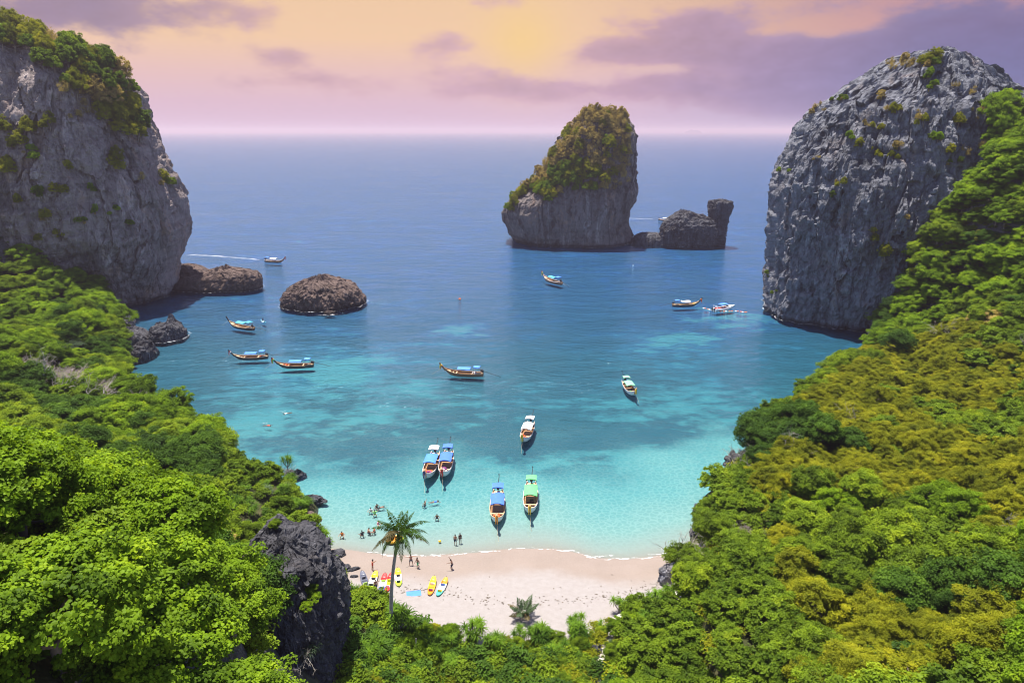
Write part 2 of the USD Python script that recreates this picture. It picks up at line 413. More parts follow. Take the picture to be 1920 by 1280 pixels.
def rock_mesh(levels, Y, depth, nang=300, dz=.5, amp=1.5, s=1.0, seed=1, sq=2.5, ymul=None, front=.72, z0=-14.0, lean=0.0, jag=1.0, **kw):
    """A rock whose outline at the plane y = Y is given by (pixel row, left, right) levels."""
    L = []
    for py, xl, xr in levels:
        a, b = at_y(xl, py, Y), at_y(xr, py, Y)
        L.append((a[2], a[0], b[0]))
    L = np.array(sorted(L))
    zt = L[-1, 0]
    zs = np.concatenate([np.arange(z0, -1.0, 2.0), np.arange(max(z0, -1.0), zt, dz)]); zs = np.append(zs, zt)
    xl = np.interp(zs, L[:, 0], L[:, 1]); xr = np.interp(zs, L[:, 0], L[:, 2])
    cx, a = (xl + xr) / 2, (xr - xl) / 2
    dm = depth * np.interp(np.linspace(0, 1, len(zs)), np.linspace(0, 1, len(ymul)), ymul) if ymul else depth * np.sqrt(np.clip(a / a.max(), .05, 1))
    t = np.linspace(0, 1, nang, endpoint=False)
    th = np.where(t < front, np.pi + t / front * np.pi, (t - front) / (1 - front) * np.pi)  # the side towards the bay gets most columns
    c, sn = np.cos(th), np.sin(th)
    ux, uy = np.sign(c) * np.abs(c) ** (2 / sq), np.sign(sn) * np.abs(sn) ** (2 / sq)
    X = cx[:, None] + a[:, None] * ux; Yv = Y + lean * (zs - zs[0])[:, None] + dm[:, None] * uy
    Z = np.repeat(zs[:, None], nang, 1)
    P = np.stack([X, Yv, Z], -1)
    nrm = np.stack([ux[None] / np.maximum(a[:, None], .5), uy[None] / np.maximum(dm[:, None], .5), 0 * X], -1)
    nrm /= np.maximum(np.linalg.norm(nrm, axis=-1, keepdims=True), 1e-9)
    fade = np.clip(np.minimum(a, dm) / (2.2 * amp), .0, 1)[:, None]
    P = P + nrm * (rock_disp(P, amp, s, seed, **kw) * fade)[..., None]
    P[..., 2] += ((fbm(P / (3.5 * s), 3, seed + 77) - .5) * 2.6 + .7 * cells(P, np.array([3.2, 3.2, 6]) * s, seed + 78)) * amp * jag * np.clip((zs - zs[0]) / (zt - zs[0]) - .45, 0, 1)[:, None]
    # close the top with shrinking rings of broken rock
    top = P[-1]; ctr = top.mean(0)
    rings = [P.reshape(-1, 3)]
    for q in np.linspace(.88, .06, 9):
        r = ctr + (top - ctr) * q
        r[:, 2] = r[:, 2] + .8 * amp * (1 - q) + ((fbm(r / (2.5 * s), 4, seed + 90) - .5) * 2.2 + .9 * cells(r, np.array([2.5, 2.5, 4.0]) * s, seed + 91)) * amp * min(1, (1 - q) * 3) * .8
        rings.append(r)
    rows = len(zs) + 9
    v = np.vstack(rings + [ctr[None] + [0, 0, .6 * amp]])
    i, j = np.meshgrid(np.arange(rows - 1), np.arange(nang), indexing='ij')
    q = np.stack([i * nang + j, i * nang + (j + 1) % nang, (i + 1) * nang + (j + 1) % nang, (i + 1) * nang + j], -1).reshape(-1, 4)
    j = np.arange(nang)
    f = np.vstack([q[:, [0, 1, 2]], q[:, [0, 2, 3]], np.stack([(rows - 1) * nang + j, (rows - 1) * nang + (j + 1) % nang, np.full(nang, len(v) - 1)], 1)])
    return v, f


def rock_material(name, light, mid, dark, ochre, ochre_amt=.5, streak=1.0, wet=True, scale=1.0):
    g = G()
    p = g.pos()
    sep = g.add('separate_xyz', {'vector': p})
    z = sep + '.z'
    big = g.noise(g.map(p, (.06 / scale,) * 3), 1, 5, .6, .5)
    fin = g.noise(g.map(p, (.55 / scale, .55 / scale, .45 / scale)), 1, 6, .68, .2)
    vert = g.noise(g.map(p, (.42 / scale, .42 / scale, .028 / scale), (3, 1, 0)), 1, 4, .62, .4)
    hor = g.noise(g.map(p, (.05 / scale, .05 / scale, .9 / scale)), 1, 3, .6, .6)
    t = g.math('multiply_add', big, .80, g.math('multiply', fin, .50))
    t = g.math('multiply_add', vert, .45, t)
    t = g.math('multiply_add', hor, .22, t)
    col = g.ramp(t, [(.74, tuple(np.array(dark) * .7)), (.90, tuple(np.array(dark) * .6 + np.array(mid) * .4)), (1.02, mid), (1.14, tuple((np.array(mid) + light) / 2)), (1.30, light)])
    st = g.math('multiply', g.rng(vert, .52, .66, t='smoothstep'), g.rng(big, .35, .6))
    col = g.mix(g.math('multiply', st, .75 * streak), col, tuple(np.array(dark) * .8))
    pale = g.noise(g.map(p, (.30 / scale, .30 / scale, .020 / scale), (13, 7, 0)), 1, 4, .6, .5)
    pl = g.math('multiply', g.rng(pale, .55, .68, t='smoothstep'), g.rng(fin, .35, .6))
    col = g.mix(g.math('multiply', pl, .55 * streak), col, tuple(np.minimum(np.array(light) * 1.15, .7)))
    oc = g.math('multiply', g.rng(g.noise(g.map(p, (.11 / scale, .11 / scale, .06 / scale), (9, 4, 2)), 1, 3, .6, .5), .55, .68, t='smoothstep'), g.rng(fin, .38, .6))
    col = g.mix(g.math('multiply', oc, ochre_amt), col, ochre)
    crack = g.voro(g.add('vector_math', {'vector1': g.map(p, (.36 / scale, .36 / scale, .10 / scale)), 'vector2': g.add('noise_texture', {'vector': g.map(p, (.3 / scale,) * 3)}, scale=1.0, detail=4.0) + '.color'}, math_type='add') + '.vector', 1.0, 'distance_to_edge')
    cr = g.rng(crack, 0.0, .05, 1, 0)
    col = g.mix(g.math('multiply', g.math('multiply', cr, g.rng(big, .45, .6)), .30), col, tuple(np.array(dark) * .6))
    if wet:
        wl = g.math('multiply_add', fin, 1.6, z)
        col = g.mix(g.rng(wl, 2.3, 1.3, 0, .75), col, (.022, .020, .018))
        col = g.mix(g.rng(z, -.1, -1.4), col, (.006, .062, .17))  # below the surface: dimming by the water, painted into the rock colour
    h = g.math('multiply_add', cr, -.12, g.math('multiply_add', fin, 1.3, g.math('multiply', vert, .9)))
    h = g.math('multiply_add', hor, .35, h)
    b = g.add('principled_bsdf', {'base_color': col, 'normal': g.bump(h, 1.0, 1.3 * scale)}, roughness=.9, specular_ior_level=.25)
    return g.make(name, b + '.BSDF')


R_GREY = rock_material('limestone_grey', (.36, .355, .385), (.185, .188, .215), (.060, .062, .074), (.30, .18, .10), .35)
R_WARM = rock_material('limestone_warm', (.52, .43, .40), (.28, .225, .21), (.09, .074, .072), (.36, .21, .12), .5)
R_DARK = rock_material('limestone_dark', (.30, .29, .31), (.088, .086, .096), (.018, .018, .021), (.2, .14, .09), .15, .6, False, .5)
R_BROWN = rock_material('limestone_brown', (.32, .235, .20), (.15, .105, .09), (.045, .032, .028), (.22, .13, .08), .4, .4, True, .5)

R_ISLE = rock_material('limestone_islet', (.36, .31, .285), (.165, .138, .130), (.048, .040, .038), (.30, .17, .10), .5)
left = thing('cliff', 'towering limestone cliff at the left edge with bushes along its top', 'cliff')
LEFT_Y = 236
put('rock_face', rock_mesh([(612, -420, 193), (596, -420, 233), (582, -420, 278), (565, -420, 298), (545, -420, 309), (520, -420, 314), (480, -420, 319), (430, -420, 323), (400, -420, 316), (370, -420, 308), (345, -420, 300), (300, -420, 278), (270, -420, 265), (240, -420, 252), (200, -400, 236), (180, -390, 234), (150, -380, 220), (125, -370, 193), (105, -360, 153), (88, -350, 98), (76, -340, 48), (66, -330, -2)],
    LEFT_Y, 34, 620, .5, 1.9, 1.25, 3, sq=3.2, front=.80, crag=.4, flute=.8, strata=.35, ymul=[.60, .66, .90, 1, 1, .98, .95, .9, .82, .72, .6]), R_WARM, left, smooth=32)
right = thing('cliff', 'grey limestone cliff standing at the right side of the bay', 'cliff')
RIGHT_Y = 216
put('rock_face', rock_mesh([(662, 1466, 1990), (640, 1460, 1990), (618, 1446, 1990), (600, 1442, 1990), (560, 1444, 1990), (520, 1451, 1990), (470, 1459, 1990), (420, 1461, 1985), (350, 1469, 1970), (300, 1484, 1955), (260, 1500, 1935), (225, 1519, 1915), (205, 1534, 1893), (190, 1559, 1882), (170, 1594, 1868), (150, 1622, 1845), (132, 1654, 1812), (118, 1682, 1785), (108, 1714, 1750)],
    RIGHT_Y, 31, 620, .48, 1.5, 1.0, 17, sq=2.7, front=.80, flute=.9, strata=.5, block=.95, jag=1.9, ymul=[.78, .88, 1, 1, 1, .97, .92, .85, .75, .6, .45]), R_GREY, right, smooth=32)
isle = thing('sea_stack', 'tall rock islet overgrown with dry bushes in the middle of the bay mouth', 'rock islet')
ISLE_Y = 372
put('rock_face', rock_mesh([(470, 975, 1178), (455, 970, 1180), (448, 968, 1181), (438, 962, 1179), (425, 954, 1172), (410, 945, 1168), (392, 946, 1172), (375, 956, 1178), (358, 978, 1181), (335, 1000, 1182), (310, 1022, 1182), (285, 1036, 1183), (260, 1052, 1182), (235, 1068, 1180), (222, 1082, 1168), (214, 1096, 1140)],
    ISLE_Y, 30, 420, .6, 1.9, 1.5, 29, sq=2.5, front=.75), R_ISLE, isle, smooth=32)
camel = thing('sea_rock', 'dark low rock with an upright head like a camel, right of the tall islet', 'rock')
CAMEL_Y = 352
put('body', rock_mesh([(456, 1240, 1352), (448, 1238, 1356), (440, 1237, 1356), (428, 1238, 1354), (420, 1244, 1350), (412, 1252, 1340), (404, 1262, 1318), (398, 1270, 1296)], CAMEL_Y, 8, 240, .35, 1.3, .45, 41, crag=1.1, fine=.4, block=.28, flute=.3), R_DARK, camel, smooth=30)
put('head', rock_mesh([(452, 1325, 1355), (440, 1330, 1357), (425, 1332, 1360), (412, 1332, 1364), (402, 1330, 1367), (392, 1328, 1369), (384, 1328, 1371), (377, 1331, 1370)], CAMEL_Y + 1, 6, 160, .3, 1.0, .4, 43, crag=1.1, fine=.4, block=.28, flute=.3), R_DARK, camel, smooth=30)
low = thing('sea_rock', 'flat dark rock barely above water between the tall islet and camel shaped rock', 'rock')
put('rock_body', rock_mesh([(454, 1184, 1262), (448, 1185, 1260), (442, 1190, 1250), (437, 1200, 1235)], CAMEL_Y + 3, 6, 120, .3, .5, .4, 47), R_DARK, low, smooth=30)
oval = thing('sea_rock', 'rounded brown rock island in open water at left of the bay', 'rock')
put('rock_body', rock_mesh([(601, 557, 669), (591, 549, 675), (581, 539, 677), (571, 535, 678), (561, 534, 678), (551, 535, 675), (541, 543, 667), (533, 555, 653), (526, 569, 631), (522, 584, 611)], 226, 11, 320, .26, 1.2, .42, 53, crag=1.2, fine=.4, block=.28, flute=.3, sq=2.2), R_BROWN, oval, smooth=30)
flat = thing('sea_rock', 'long low brown rock lying in the water at the foot of the left cliff', 'rock')
put('rock_body', rock_mesh([(556, 320, 484), (548, 322, 486), (540, 325, 487), (530, 330, 486), (520, 350, 486), (512, 385, 480), (506, 395, 455), (503, 402, 430)], 250, 8, 280, .28, 1.1, .5, 59, crag=1.0, block=.28, flute=.3, sq=2.4), R_BROWN, flat, smooth=30)
back = thing('sea_rock', 'brown wedge of rock behind the long low rock, touching the left cliff', 'rock')
put('rock_body', rock_mesh([(548, 318, 400), (530, 322, 402), (515, 325, 396), (505, 328, 380), (498, 330, 362)], 262, 7, 120, .35, .7, .5, 61), R_BROWN, back, smooth=30)
fin = thing('shore_rock', 'jagged pointed grey rock at the water below the left cliff', 'rock')
put('rock_body', rock_mesh([(648, 284, 345), (640, 284, 346), (632, 284, 344), (622, 286, 340), (612, 290, 336), (604, 314, 326), (596, 317, 321)], 186, 5, 140, .22, .75, .3, 67, crag=1.2, fine=.3), R_DARK, fin, smooth=26)
for k, (lv, Y, dp) in enumerate([([(640, 312, 346), (622, 313, 341), (608, 315, 332), (598, 317, 325), (590, 319, 322)], 187, 3.0), ([(640, 288, 316), (624, 289, 311), (612, 291, 303), (606, 293, 299)], 188, 2.4), ([(640, 300, 322), (626, 302, 318), (614, 305, 313), (609, 307, 311)], 186, 2.2)]):
    put('pinnacle', rock_mesh(lv, Y, dp, 110, .2, .45, .22, 167 + k, crag=1.2, fine=.4, block=.3, z0=-1), R_DARK, fin, smooth=26)
for k, (lv, Y, dp, lab) in enumerate([
        ([(700, 236, 300), (688, 235, 296), (676, 240, 292), (664, 246, 290), (652, 252, 284), (643, 258, 276)], 170, 6, 'lumpy grey shore rock under the bushes left of the small boats'),
        ([(632, 222, 276), (626, 226, 272), (620, 230, 262), (616, 236, 252)], 184, 4, 'smooth grey slab of shore rock in the cove below the left cliff'),
        ([(622, 205, 246), (610, 212, 246), (600, 218, 242), (594, 224, 236)], 196, 4, 'dark boulder at the inner end of the cove below the left cliff'),
        ([(742, 246, 292), (730, 244, 285), (720, 250, 276), (712, 254, 268)], 150, 4, 'dark wet shore rock below the green slope at left, partly in shade')]):
    t = thing('shore_rock', lab, 'rock')
    put('rock_body', rock_mesh(lv, Y, dp, 120, .25, .6, .32, 71 + k, crag=1.0), R_DARK, t, smooth=28)
outc = thing('limestone_outcrop', 'dark jagged limestone outcrop rising beside the green foreground trees at left', 'rock')
put('rock_body', rock_mesh([(1428, 469, 622), (1338, 484, 616), (1288, 488, 610), (1228, 488, 610), (1178, 486, 612), (1148, 484, 612), (1130, 484, 608), (1113, 486, 596), (1090, 488, 582)], 49, 6.4, 420, .14, .85, .32, 83, crag=1.0, flute=.5, fine=.26, sq=2.4, z0=-1), R_DARK, outc, smooth=28)
put('pinnacle', rock_mesh([(1150, 486, 616), (1110, 486, 614), (1080, 484, 612), (1060, 484, 608), (1045, 488, 600), (1030, 500, 590), (1020, 512, 575)], 50.5, 4.5, 300, .12, .6, .28, 85, crag=1.1, flute=.4, fine=.3, z0=8), R_DARK, outc, smooth=28)
put('pinnacle', rock_mesh([(1080, 488, 560), (1050, 486, 556), (1030, 484, 554), (1012, 487, 550), (998, 493, 536), (988, 498, 524)], 53, 3.0, 240, .12, .5, .25, 87, crag=1.1, flute=.4, fine=.3, z0=14), R_DARK, outc, smooth=28)
put('pinnacle', rock_mesh([(1140, 596, 640), (1110, 594, 640), (1085, 592, 632), (1066, 598, 622), (1052, 604, 614)], 55, 2.6, 200, .12, .45, .25, 89, crag=1.1, fine=.3, z0=6), R_DARK, outc, smooth=28)


# ---------------------------------------------------------------- hills
def ctl(pts, drop):
    return [at_y(px, py, Y) - np.array([0, 0, drop]) for px, py, Y in pts]


HL = ctl([(0, 485, 196), (-150, 440, 196), (120, 530, 200), (200, 585, 198), (0, 600, 165), (-200, 560, 160), (150, 640, 166), (225, 690, 160), (0, 700, 120), (-200, 660, 115), (150, 730, 122), (300, 790, 118), (100, 640, 150),
          (0, 800, 88), (200, 825, 84), (330, 860, 90), (420, 885, 96), (500, 925, 95), (560, 950, 92), (560, 1010, 82), (240, 900, 66)], 4.0)
HL += [at_z(px, py, 1.0) for px, py in [(250, 735), (285, 770), (400, 850), (460, 880), (560, 920), (596, 960), (590, 1010), (618, 1075), (640, 1130)]]
HL += [np.array(p, float) for p in [(-17, 20, 36), (-30, 12, 38), (-50, 25, 38), (-60, 8, 43), (-18, 32, 33), (-38, 38, 33), (-26, 40, 31), (-75, 40, 38), (-90, 10, 46), (-130, 60, 46), (-160, 120, 50), (-160, 200, 45),
                                    (-13, 44, 9), (-12.5, 34, 15), (-9, 22, 15), (-10, 55, 4), (-11, 64, 2.6)]]
HR = ctl([(1640, 668, 164), (1760, 612, 150), (1920, 562, 140), (2100, 500, 136), (1500, 760, 136), (1700, 740, 126), (1900, 700, 118), (2100, 660, 118), (1420, 860, 112), (1600, 850, 104), (1800, 850, 92), (2000, 840, 86), (1350, 980, 92), (1500, 980, 84), (1700, 980, 74), (1900, 980, 68),
          (1300, 1120, 74), (1450, 1120, 66), (1650, 1120, 58), (1900, 1120, 52), (1300, 1280, 53), (1500, 1280, 48), (1750, 1280, 42), (1950, 1280, 38), (1150, 1250, 55)], 4.0)
HR += [at_z(px, py, 1.0) for px, py in [(1645, 672), (1560, 720), (1480, 770), (1400, 880), (1350, 930), (1322, 985), (1310, 1045), (1290, 1085), (1262, 1120)]]
HR += ctl([(1650, 640, 182), (1690, 560, 178), (1672, 490, 181), (1780, 480, 174), (1750, 408, 178), (1848, 340, 176), (1895, 268, 176), (1920, 400, 164), (1960, 250, 172), (1800, 580, 161), (1920, 520, 154), (2100, 180, 172), (2150, 380, 155), (1720, 640, 168)], 3.5)
HR += [np.array(p, float) for p in [(18, 57, 3.2), (10, 50, 6), (24, 40, 12), (40, 25, 22), (60, 10, 30), (0, 30, 12), (80, 40, 34), (140, 60, 44), (170, 130, 48)]]
HB = [np.array(p, float) for p in [(-8, 62, 2.8), (0, 62, 2.6), (8, 62, 2.6), (13, 61, 2.8), (0, 54, 3.6), (-5, 48, 5), (4, 44, 7), (15, 62, 2.6), (19, 66, 2.6), (0, 67, 1.5), (10, 67, 1.5), (-9, 69, 1.3), (15, 70, 1.3), (-18, 75, .9), (22, 76, .7)]]
# out in the bay the ground of the hills dives below the seabed
SEA = []
for px, py in [(350, 660), (400, 720), (500, 800), (600, 870), (700, 900), (680, 1000), (760, 1060), (1240, 1060), (1220, 980), (1270, 900), (1330, 800), (1420, 720), (1550, 660), (900, 1080), (1050, 1080), (260, 610), (330, 590), (1000, 800), (1000, 1000), (760, 800), (1200, 700)]:
    q = at_z(px, py); SEA.append(np.array([q[0], q[1], -9.0 if py < 1000 else -1.0]))
SEA += [np.array([x, y, -12.0]) for x, y in [(-80, 235), (-60, 200), (-30, 200), (0, 200), (30, 200), (60, 200), (75, 235), (-75, 185), (-70, 160), (70, 185), (55, 160), (0, 235), (45, 130), (-45, 140), (90, 200), (-100, 235), (100, 240), (-88, 178)]]
HC = np.array(HL + HR + HB + SEA)
hill_fit = RBFInterpolator(HC[:, :2], HC[:, 2], kernel='linear', smoothing=.25)


# the line where the hills meet the water and the sand (pixels at sea level), closed far outside the picture
CL = [at_z(px, py, 0.0)[:2] for px, py in [(232, 612), (236, 640), (236, 690), (250, 740), (285, 775), (340, 800), (400, 838), (455, 872), (510, 892), (560, 912), (594, 955), (585, 1000), (612, 1055), (634, 1085), (655, 1125), (690, 1165), (760, 1196)]]
CR = [at_z(px, py, 0.0)[:2] for px, py in [(1130, 1190), (1180, 1165), (1240, 1118), (1268, 1080), (1300, 1045), (1306, 985), (1322, 935), (1365, 890), (1388, 850), (1430, 800), (1490, 752), (1560, 712), (1640, 662), (1640, 640), (1636, 618)]]
COAST = [np.array(CL[::-1][:0] + CL + [(-8, 64), (-4, 30), (0, -60), (-400, -60), (-400, 330), (-140, 330), (-130, 215)]), np.array(CR + [(105, 235), (150, 330), (400, 330), (400, -60), (0, -60), (4, 30), (8, 64)])]


def coast_d(x, y):
    """Signed distance to the coast: positive on the hills."""
    best = np.full(x.shape, -1e9)
    for poly in COAST:
        d = np.full(x.shape, 1e9); ins = np.zeros(x.shape, bool)
        for (x1, y1), (x2, y2) in zip(poly, np.roll(poly, -1, 0)):
            t = np.clip(((x - x1) * (x2 - x1) + (y - y1) * (y2 - y1)) / max((x2 - x1) ** 2 + (y2 - y1) ** 2, 1e-9), 0, 1)
            d = np.minimum(d, np.hypot(x - x1 - t * (x2 - x1), y - y1 - t * (y2 - y1)))
            ins ^= ((y1 > y) != (y2 > y)) & (x < (x2 - x1) * (y - y1) / (y2 - y1 + 1e-9) + x1)
        best = np.maximum(best, np.where(ins, d, -d))
    return best


def hill_z(x, y):
    x, y = np.asarray(x, float), np.asarray(y, float)
    z = hill_fit(np.stack([x.ravel(), y.ravel()], 1)).reshape(x.shape)
    P = np.stack([x, y, 0 * x], -1)
    d = coast_d(x, y) + (fbm(P / 5, 3, 13) - .5) * 2.6
    z = z + (fbm(P / 11, 4, 3) - .5) * np.clip(z + 1, 0, 6) * .55
    z = np.where((y > 70) | (np.abs(x) > 20), np.maximum(z, np.minimum(.6 + d * .55, 6.0)), z)
    return np.where(d < 4, np.minimum(z, np.where(d > 0, 1.4 + d * 1.6, d * 1.8)), z)


def soil_material():
    g = G()
    p = g.pos()
    nz = g.add('separate_xyz', {'vector': g.add('geometry') + '.normal'}) + '.z'
    n1 = g.noise(g.map(p, (.35,) * 3), 1, 6, .6)
    n2 = g.noise(g.map(p, (2.2,) * 3), 1, 5, .6)
    soil = g.ramp(n1, [(.3, (.022, .026, .010)), (.5, (.045, .050, .018)), (.7, (.085, .075, .035))])
    rk = g.ramp(n2, [(.3, (.035, .035, .038)), (.6, (.12, .115, .115)), (.8, (.2, .19, .19))])
    col = g.mix(g.rng(nz, .62, .45), soil, rk)
    z = g.add('separate_xyz', {'vector': p}) + '.z'
    ysep = g.add('separate_xyz', {'vector': p}) + '.y'
    sandy = g.math('multiply', g.rng(g.math('multiply_add', n1, 2.2, z), 4.6, 3.4), g.rng(ysep, 84, 78))
    col = g.mix(sandy, col, (.68, .60, .53))
    b = g.add('principled_bsdf', {'base_color': col, 'normal': g.bump(n2, .8, .3)}, roughness=.95, specular_ior_level=.15)
    return g.make('soil', b + '.BSDF')


SOIL = soil_material()
hx = np.arange(-200, 215, 1.25); hy = np.arange(-8, 232, 1.25)
hv, hq = grid(hx, hy, hill_z)
HZ = hv[:, 2].reshape(len(hx), len(hy))
fc = hv[hq].mean(1)
keep = (hv[hq][:, :, 2] > bed_z(hv[hq][:, :, 0], hv[hq][:, :, 1]) - .6).any(1)
keep &= ~((np.hypot(fc[:, 0], fc[:, 1]) < 9))
put('hill', compact(hv, hq[keep & (fc[:, 0] < 2)]), SOIL, smooth=True, label='ground of the steep wooded hill on the left of the bay', kind='structure')
put('hill', compact(hv, hq[keep & (fc[:, 0] >= 2)]), SOIL, smooth=True, label='ground of the steep wooded hill on the right of the bay', kind='structure')


def ground(x, y):
    """Height of the ground (hill or sand) at points of the land."""
    x, y = np.atleast_1d(np.asarray(x, float)), np.atleast_1d(np.asarray(y, float))
    i = np.clip((x - hx[0]) / 1.25, 0, len(hx) - 1.001); j = np.clip((y - hy[0]) / 1.25, 0, len(hy) - 1.001)
    a, b = i.astype(int), j.astype(int); u, w = i - a, j - b
    z = HZ[a, b] * (1 - u) * (1 - w) + HZ[a + 1, b] * u * (1 - w) + HZ[a, b + 1] * (1 - u) * w + HZ[a + 1, b + 1] * u * w
    return np.maximum(z, bed_z(x, y))
# ---------------------------------------------------------------- plants
def project(P):
    P = np.asarray(P, float) - [0, 0, CAM_H]
    dz = P @ FW
    return 960 + FPX * P[..., 0] / dz, 640 - FPX * (P @ UP) / dz, dz


def leaf_material(name, stops, trans=.35, seedloc=0.0, accent=None, accent_amt=.0, patch=True):
    """Leaves: every leaf its own tone along the ramp, clumps and whole plants lean one way or the other."""
    g = G()
    geo = g.add('geometry')
    isl = geo + '.random_per_island'
    oi = g.add('object_info')
    tc = g.add('texture_coordinate') + '.object'
    cl = g.noise(g.map(tc, (.55,) * 3, (seedloc, 2, 1)), 1, 1, .6)
    t = g.math('multiply_add', isl, .46, g.math('multiply', cl, .62))
    t = g.math('multiply_add', oi + '.random', .20, t)
    t = g.math('subtract', t, .13)
    col = g.ramp(t, stops)
    if accent:
        w = g.add('white_noise_texture', {'w': isl}, dimensions='1D') + '.value'
        hot = g.math('multiply', g.rng(w, 1 - accent_amt, 1 - accent_amt + .02), g.rng(cl, .40, .52))
        col = g.mix(hot, col, accent)
    b = g.add('principled_bsdf', {'base_color': col}, roughness=.55, specular_ior_level=.10) + '.BSDF'
    tcol = g.mix(1.0, col, (1.25, 1.15, .45), 'multiply')
    tl = g.add('translucent_bsdf', {'color': tcol}) + '.BSDF'
    return g.make(name, g.add('mix_closure', {'closure1': b, 'closure2': tl}, fac=trans) + '.closure')


L_BRIGHT = leaf_material('leaf_bright', [(.10, (.060, .112, .006)), (.34, (.190, .305, .010)), (.58, (.365, .475, .016)), (.88, (.56, .60, .03))], .42, 1, (.60, .40, .03), .05)
L_MID = leaf_material('leaf_mid', [(.10, (.060, .100, .008)), (.33, (.175, .260, .012)), (.54, (.330, .410, .018)), (.9, (.46, .50, .03))], .36, 2)
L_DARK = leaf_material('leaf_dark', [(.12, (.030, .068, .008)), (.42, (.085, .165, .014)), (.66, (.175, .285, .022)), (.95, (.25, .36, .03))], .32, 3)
L_OLIVE = leaf_material('leaf_olive', [(.08, (.095, .118, .007)), (.33, (.245, .262, .010)), (.54, (.430, .405, .016)), (.84, (.62, .52, .03))], .36, 4)
L_YELLOW = leaf_material('leaf_yellow', [(.12, (.065, .115, .007)), (.40, (.170, .255, .012)), (.62, (.320, .385, .018)), (.9, (.54, .48, .03))], .36, 5, (.82, .25, .02), .36)
L_DRY = leaf_material('leaf_dry', [(.12, (.20, .155, .055)), (.40, (.42, .325, .10)), (.64, (.56, .46, .13)), (.9, (.62, .56, .15))], .3, 6)
L_STRAP = leaf_material('leaf_strap', [(.12, (.06, .125, .012)), (.42, (.155, .275, .018)), (.66, (.31, .42, .026)), (.9, (.52, .54, .06))], .3, 7, (.55, .40, .12), .07)
L_SILVER = leaf_material('leaf_silver', [(.12, (.06, .095, .05)), (.42, (.14, .20, .10)), (.66, (.24, .32, .17)), (.9, (.36, .44, .26))], .3, 8)
BARK = principled('bark', (.16, .125, .095), .9, var=.45, scale=2.0, bump=.6, bscale=9)
BARK_PALE = principled('bark_pale', (.34, .30, .265), .9, var=.4, scale=2.0, bump=.6, bscale=9)
TWIG = principled('dry_twig', (.24, .19, .155), .95, var=.4, scale=2.0)
TWIG_PALE = principled('pale_twig', (.36, .29, .26), .95, var=.35, scale=2.0)
FROND_DRY = principled('frond_dry', (.27, .20, .12), .8, var=.35, scale=1.0)


def unit(v): return v / np.maximum(np.linalg.norm(v, axis=-1, keepdims=True), 1e-9)


def leaves(C, N, size, rng, wide=.55, fine=False, fold=.18):
    """One small folded leaf at each centre C with normal N."""
    n = len(C)
    t = unit(np.cross(N, unit(rng.normal(size=(n, 3)))))
    b = np.cross(N, t)
    s = size * rng.uniform(.65, 1.3, (n, 1))
    if not fine:
        v = np.stack([C - t * s * .5, C + b * s * wide * .5 + N * s * fold * .5, C + t * s * .5 - N * s * .12, C - b * s * wide * .5 + N * s * fold * .5], 1)
        f = np.array([[0, 1, 2], [0, 2, 3]])
    else:
        w = b * s * wide * .5
        v = np.stack([C - t * s * .5, C - t * s * .12 + w * .9 + N * s * fold * .4, C + t * s * .22 + w * .8 + N * s * fold * .3, C + t * s * .55 - N * s * .10, C + t * s * .22 - w * .8 + N * s * fold * .3, C - t * s * .12 - w * .9 + N * s * fold * .4], 1)
        f = np.array([[0, 1, 5], [1, 2, 4], [1, 4, 5], [2, 3, 4]])
    k = v.shape[1]
    return v.reshape(-1, 3), (np.arange(n)[:, None, None] * k + f[None]).reshape(-1, 3)


def crown_points(rng, R, H, nclump, per, cr, zc, inner=.18, low=-.35, up=.95, flat=.70, lump=.5, seed=0):
    d = unit(rng.normal(size=(nclump * 4, 3))); d = d[d[:, 2] > low][:nclump]
    lumpy = .62 + lump * 2 * (fbm(d * 1.7 + seed * 3.1, 3, seed) - .25)
    r = np.where(rng.random(len(d)) < inner, rng.uniform(.35, .75, len(d)), rng.uniform(.85, 1.06, len(d))) * np.clip(lumpy, .4, 1.25)
    c = d * r[:, None] * [R, R, H] + [0, 0, zc]
    crs = cr * rng.uniform(.65, 1.3, len(c))
    o = unit(rng.normal(size=(len(c), per, 3))) * rng.random((len(c), per, 1)) ** .4
    o[..., 2] = np.where(o[..., 2] < -.3, -o[..., 2] * .6, o[..., 2])
    P = c[:, None] + o * crs[:, None, None] * [1, 1, flat]
    N = unit(o * .55 + d[:, None] * .55 + np.array([0, 0, up]) + rng.normal(size=o.shape) * .64)
    return P, N, c


def limb_tree(mb, rng, base, tips, r0, bend=.25, n=5):
    """Tapered limbs from the base to each tip."""
    for t in tips:
        k = np.linspace(0, 1, 6)[:, None]
        mid = np.array(base) * (1 - k) + np.array(t) * k
        mid = mid + np.sin(k * np.pi) * rng.normal(size=3) * bend * np.linalg.norm(np.array(t) - base) * .35
        mid[:, 2] += (k[:, 0] ** .6 - k[:, 0]) * (t[2] - base[2]) * .25
        mb.tube(mid, r0 * np.linspace(1, .22, 6), n)


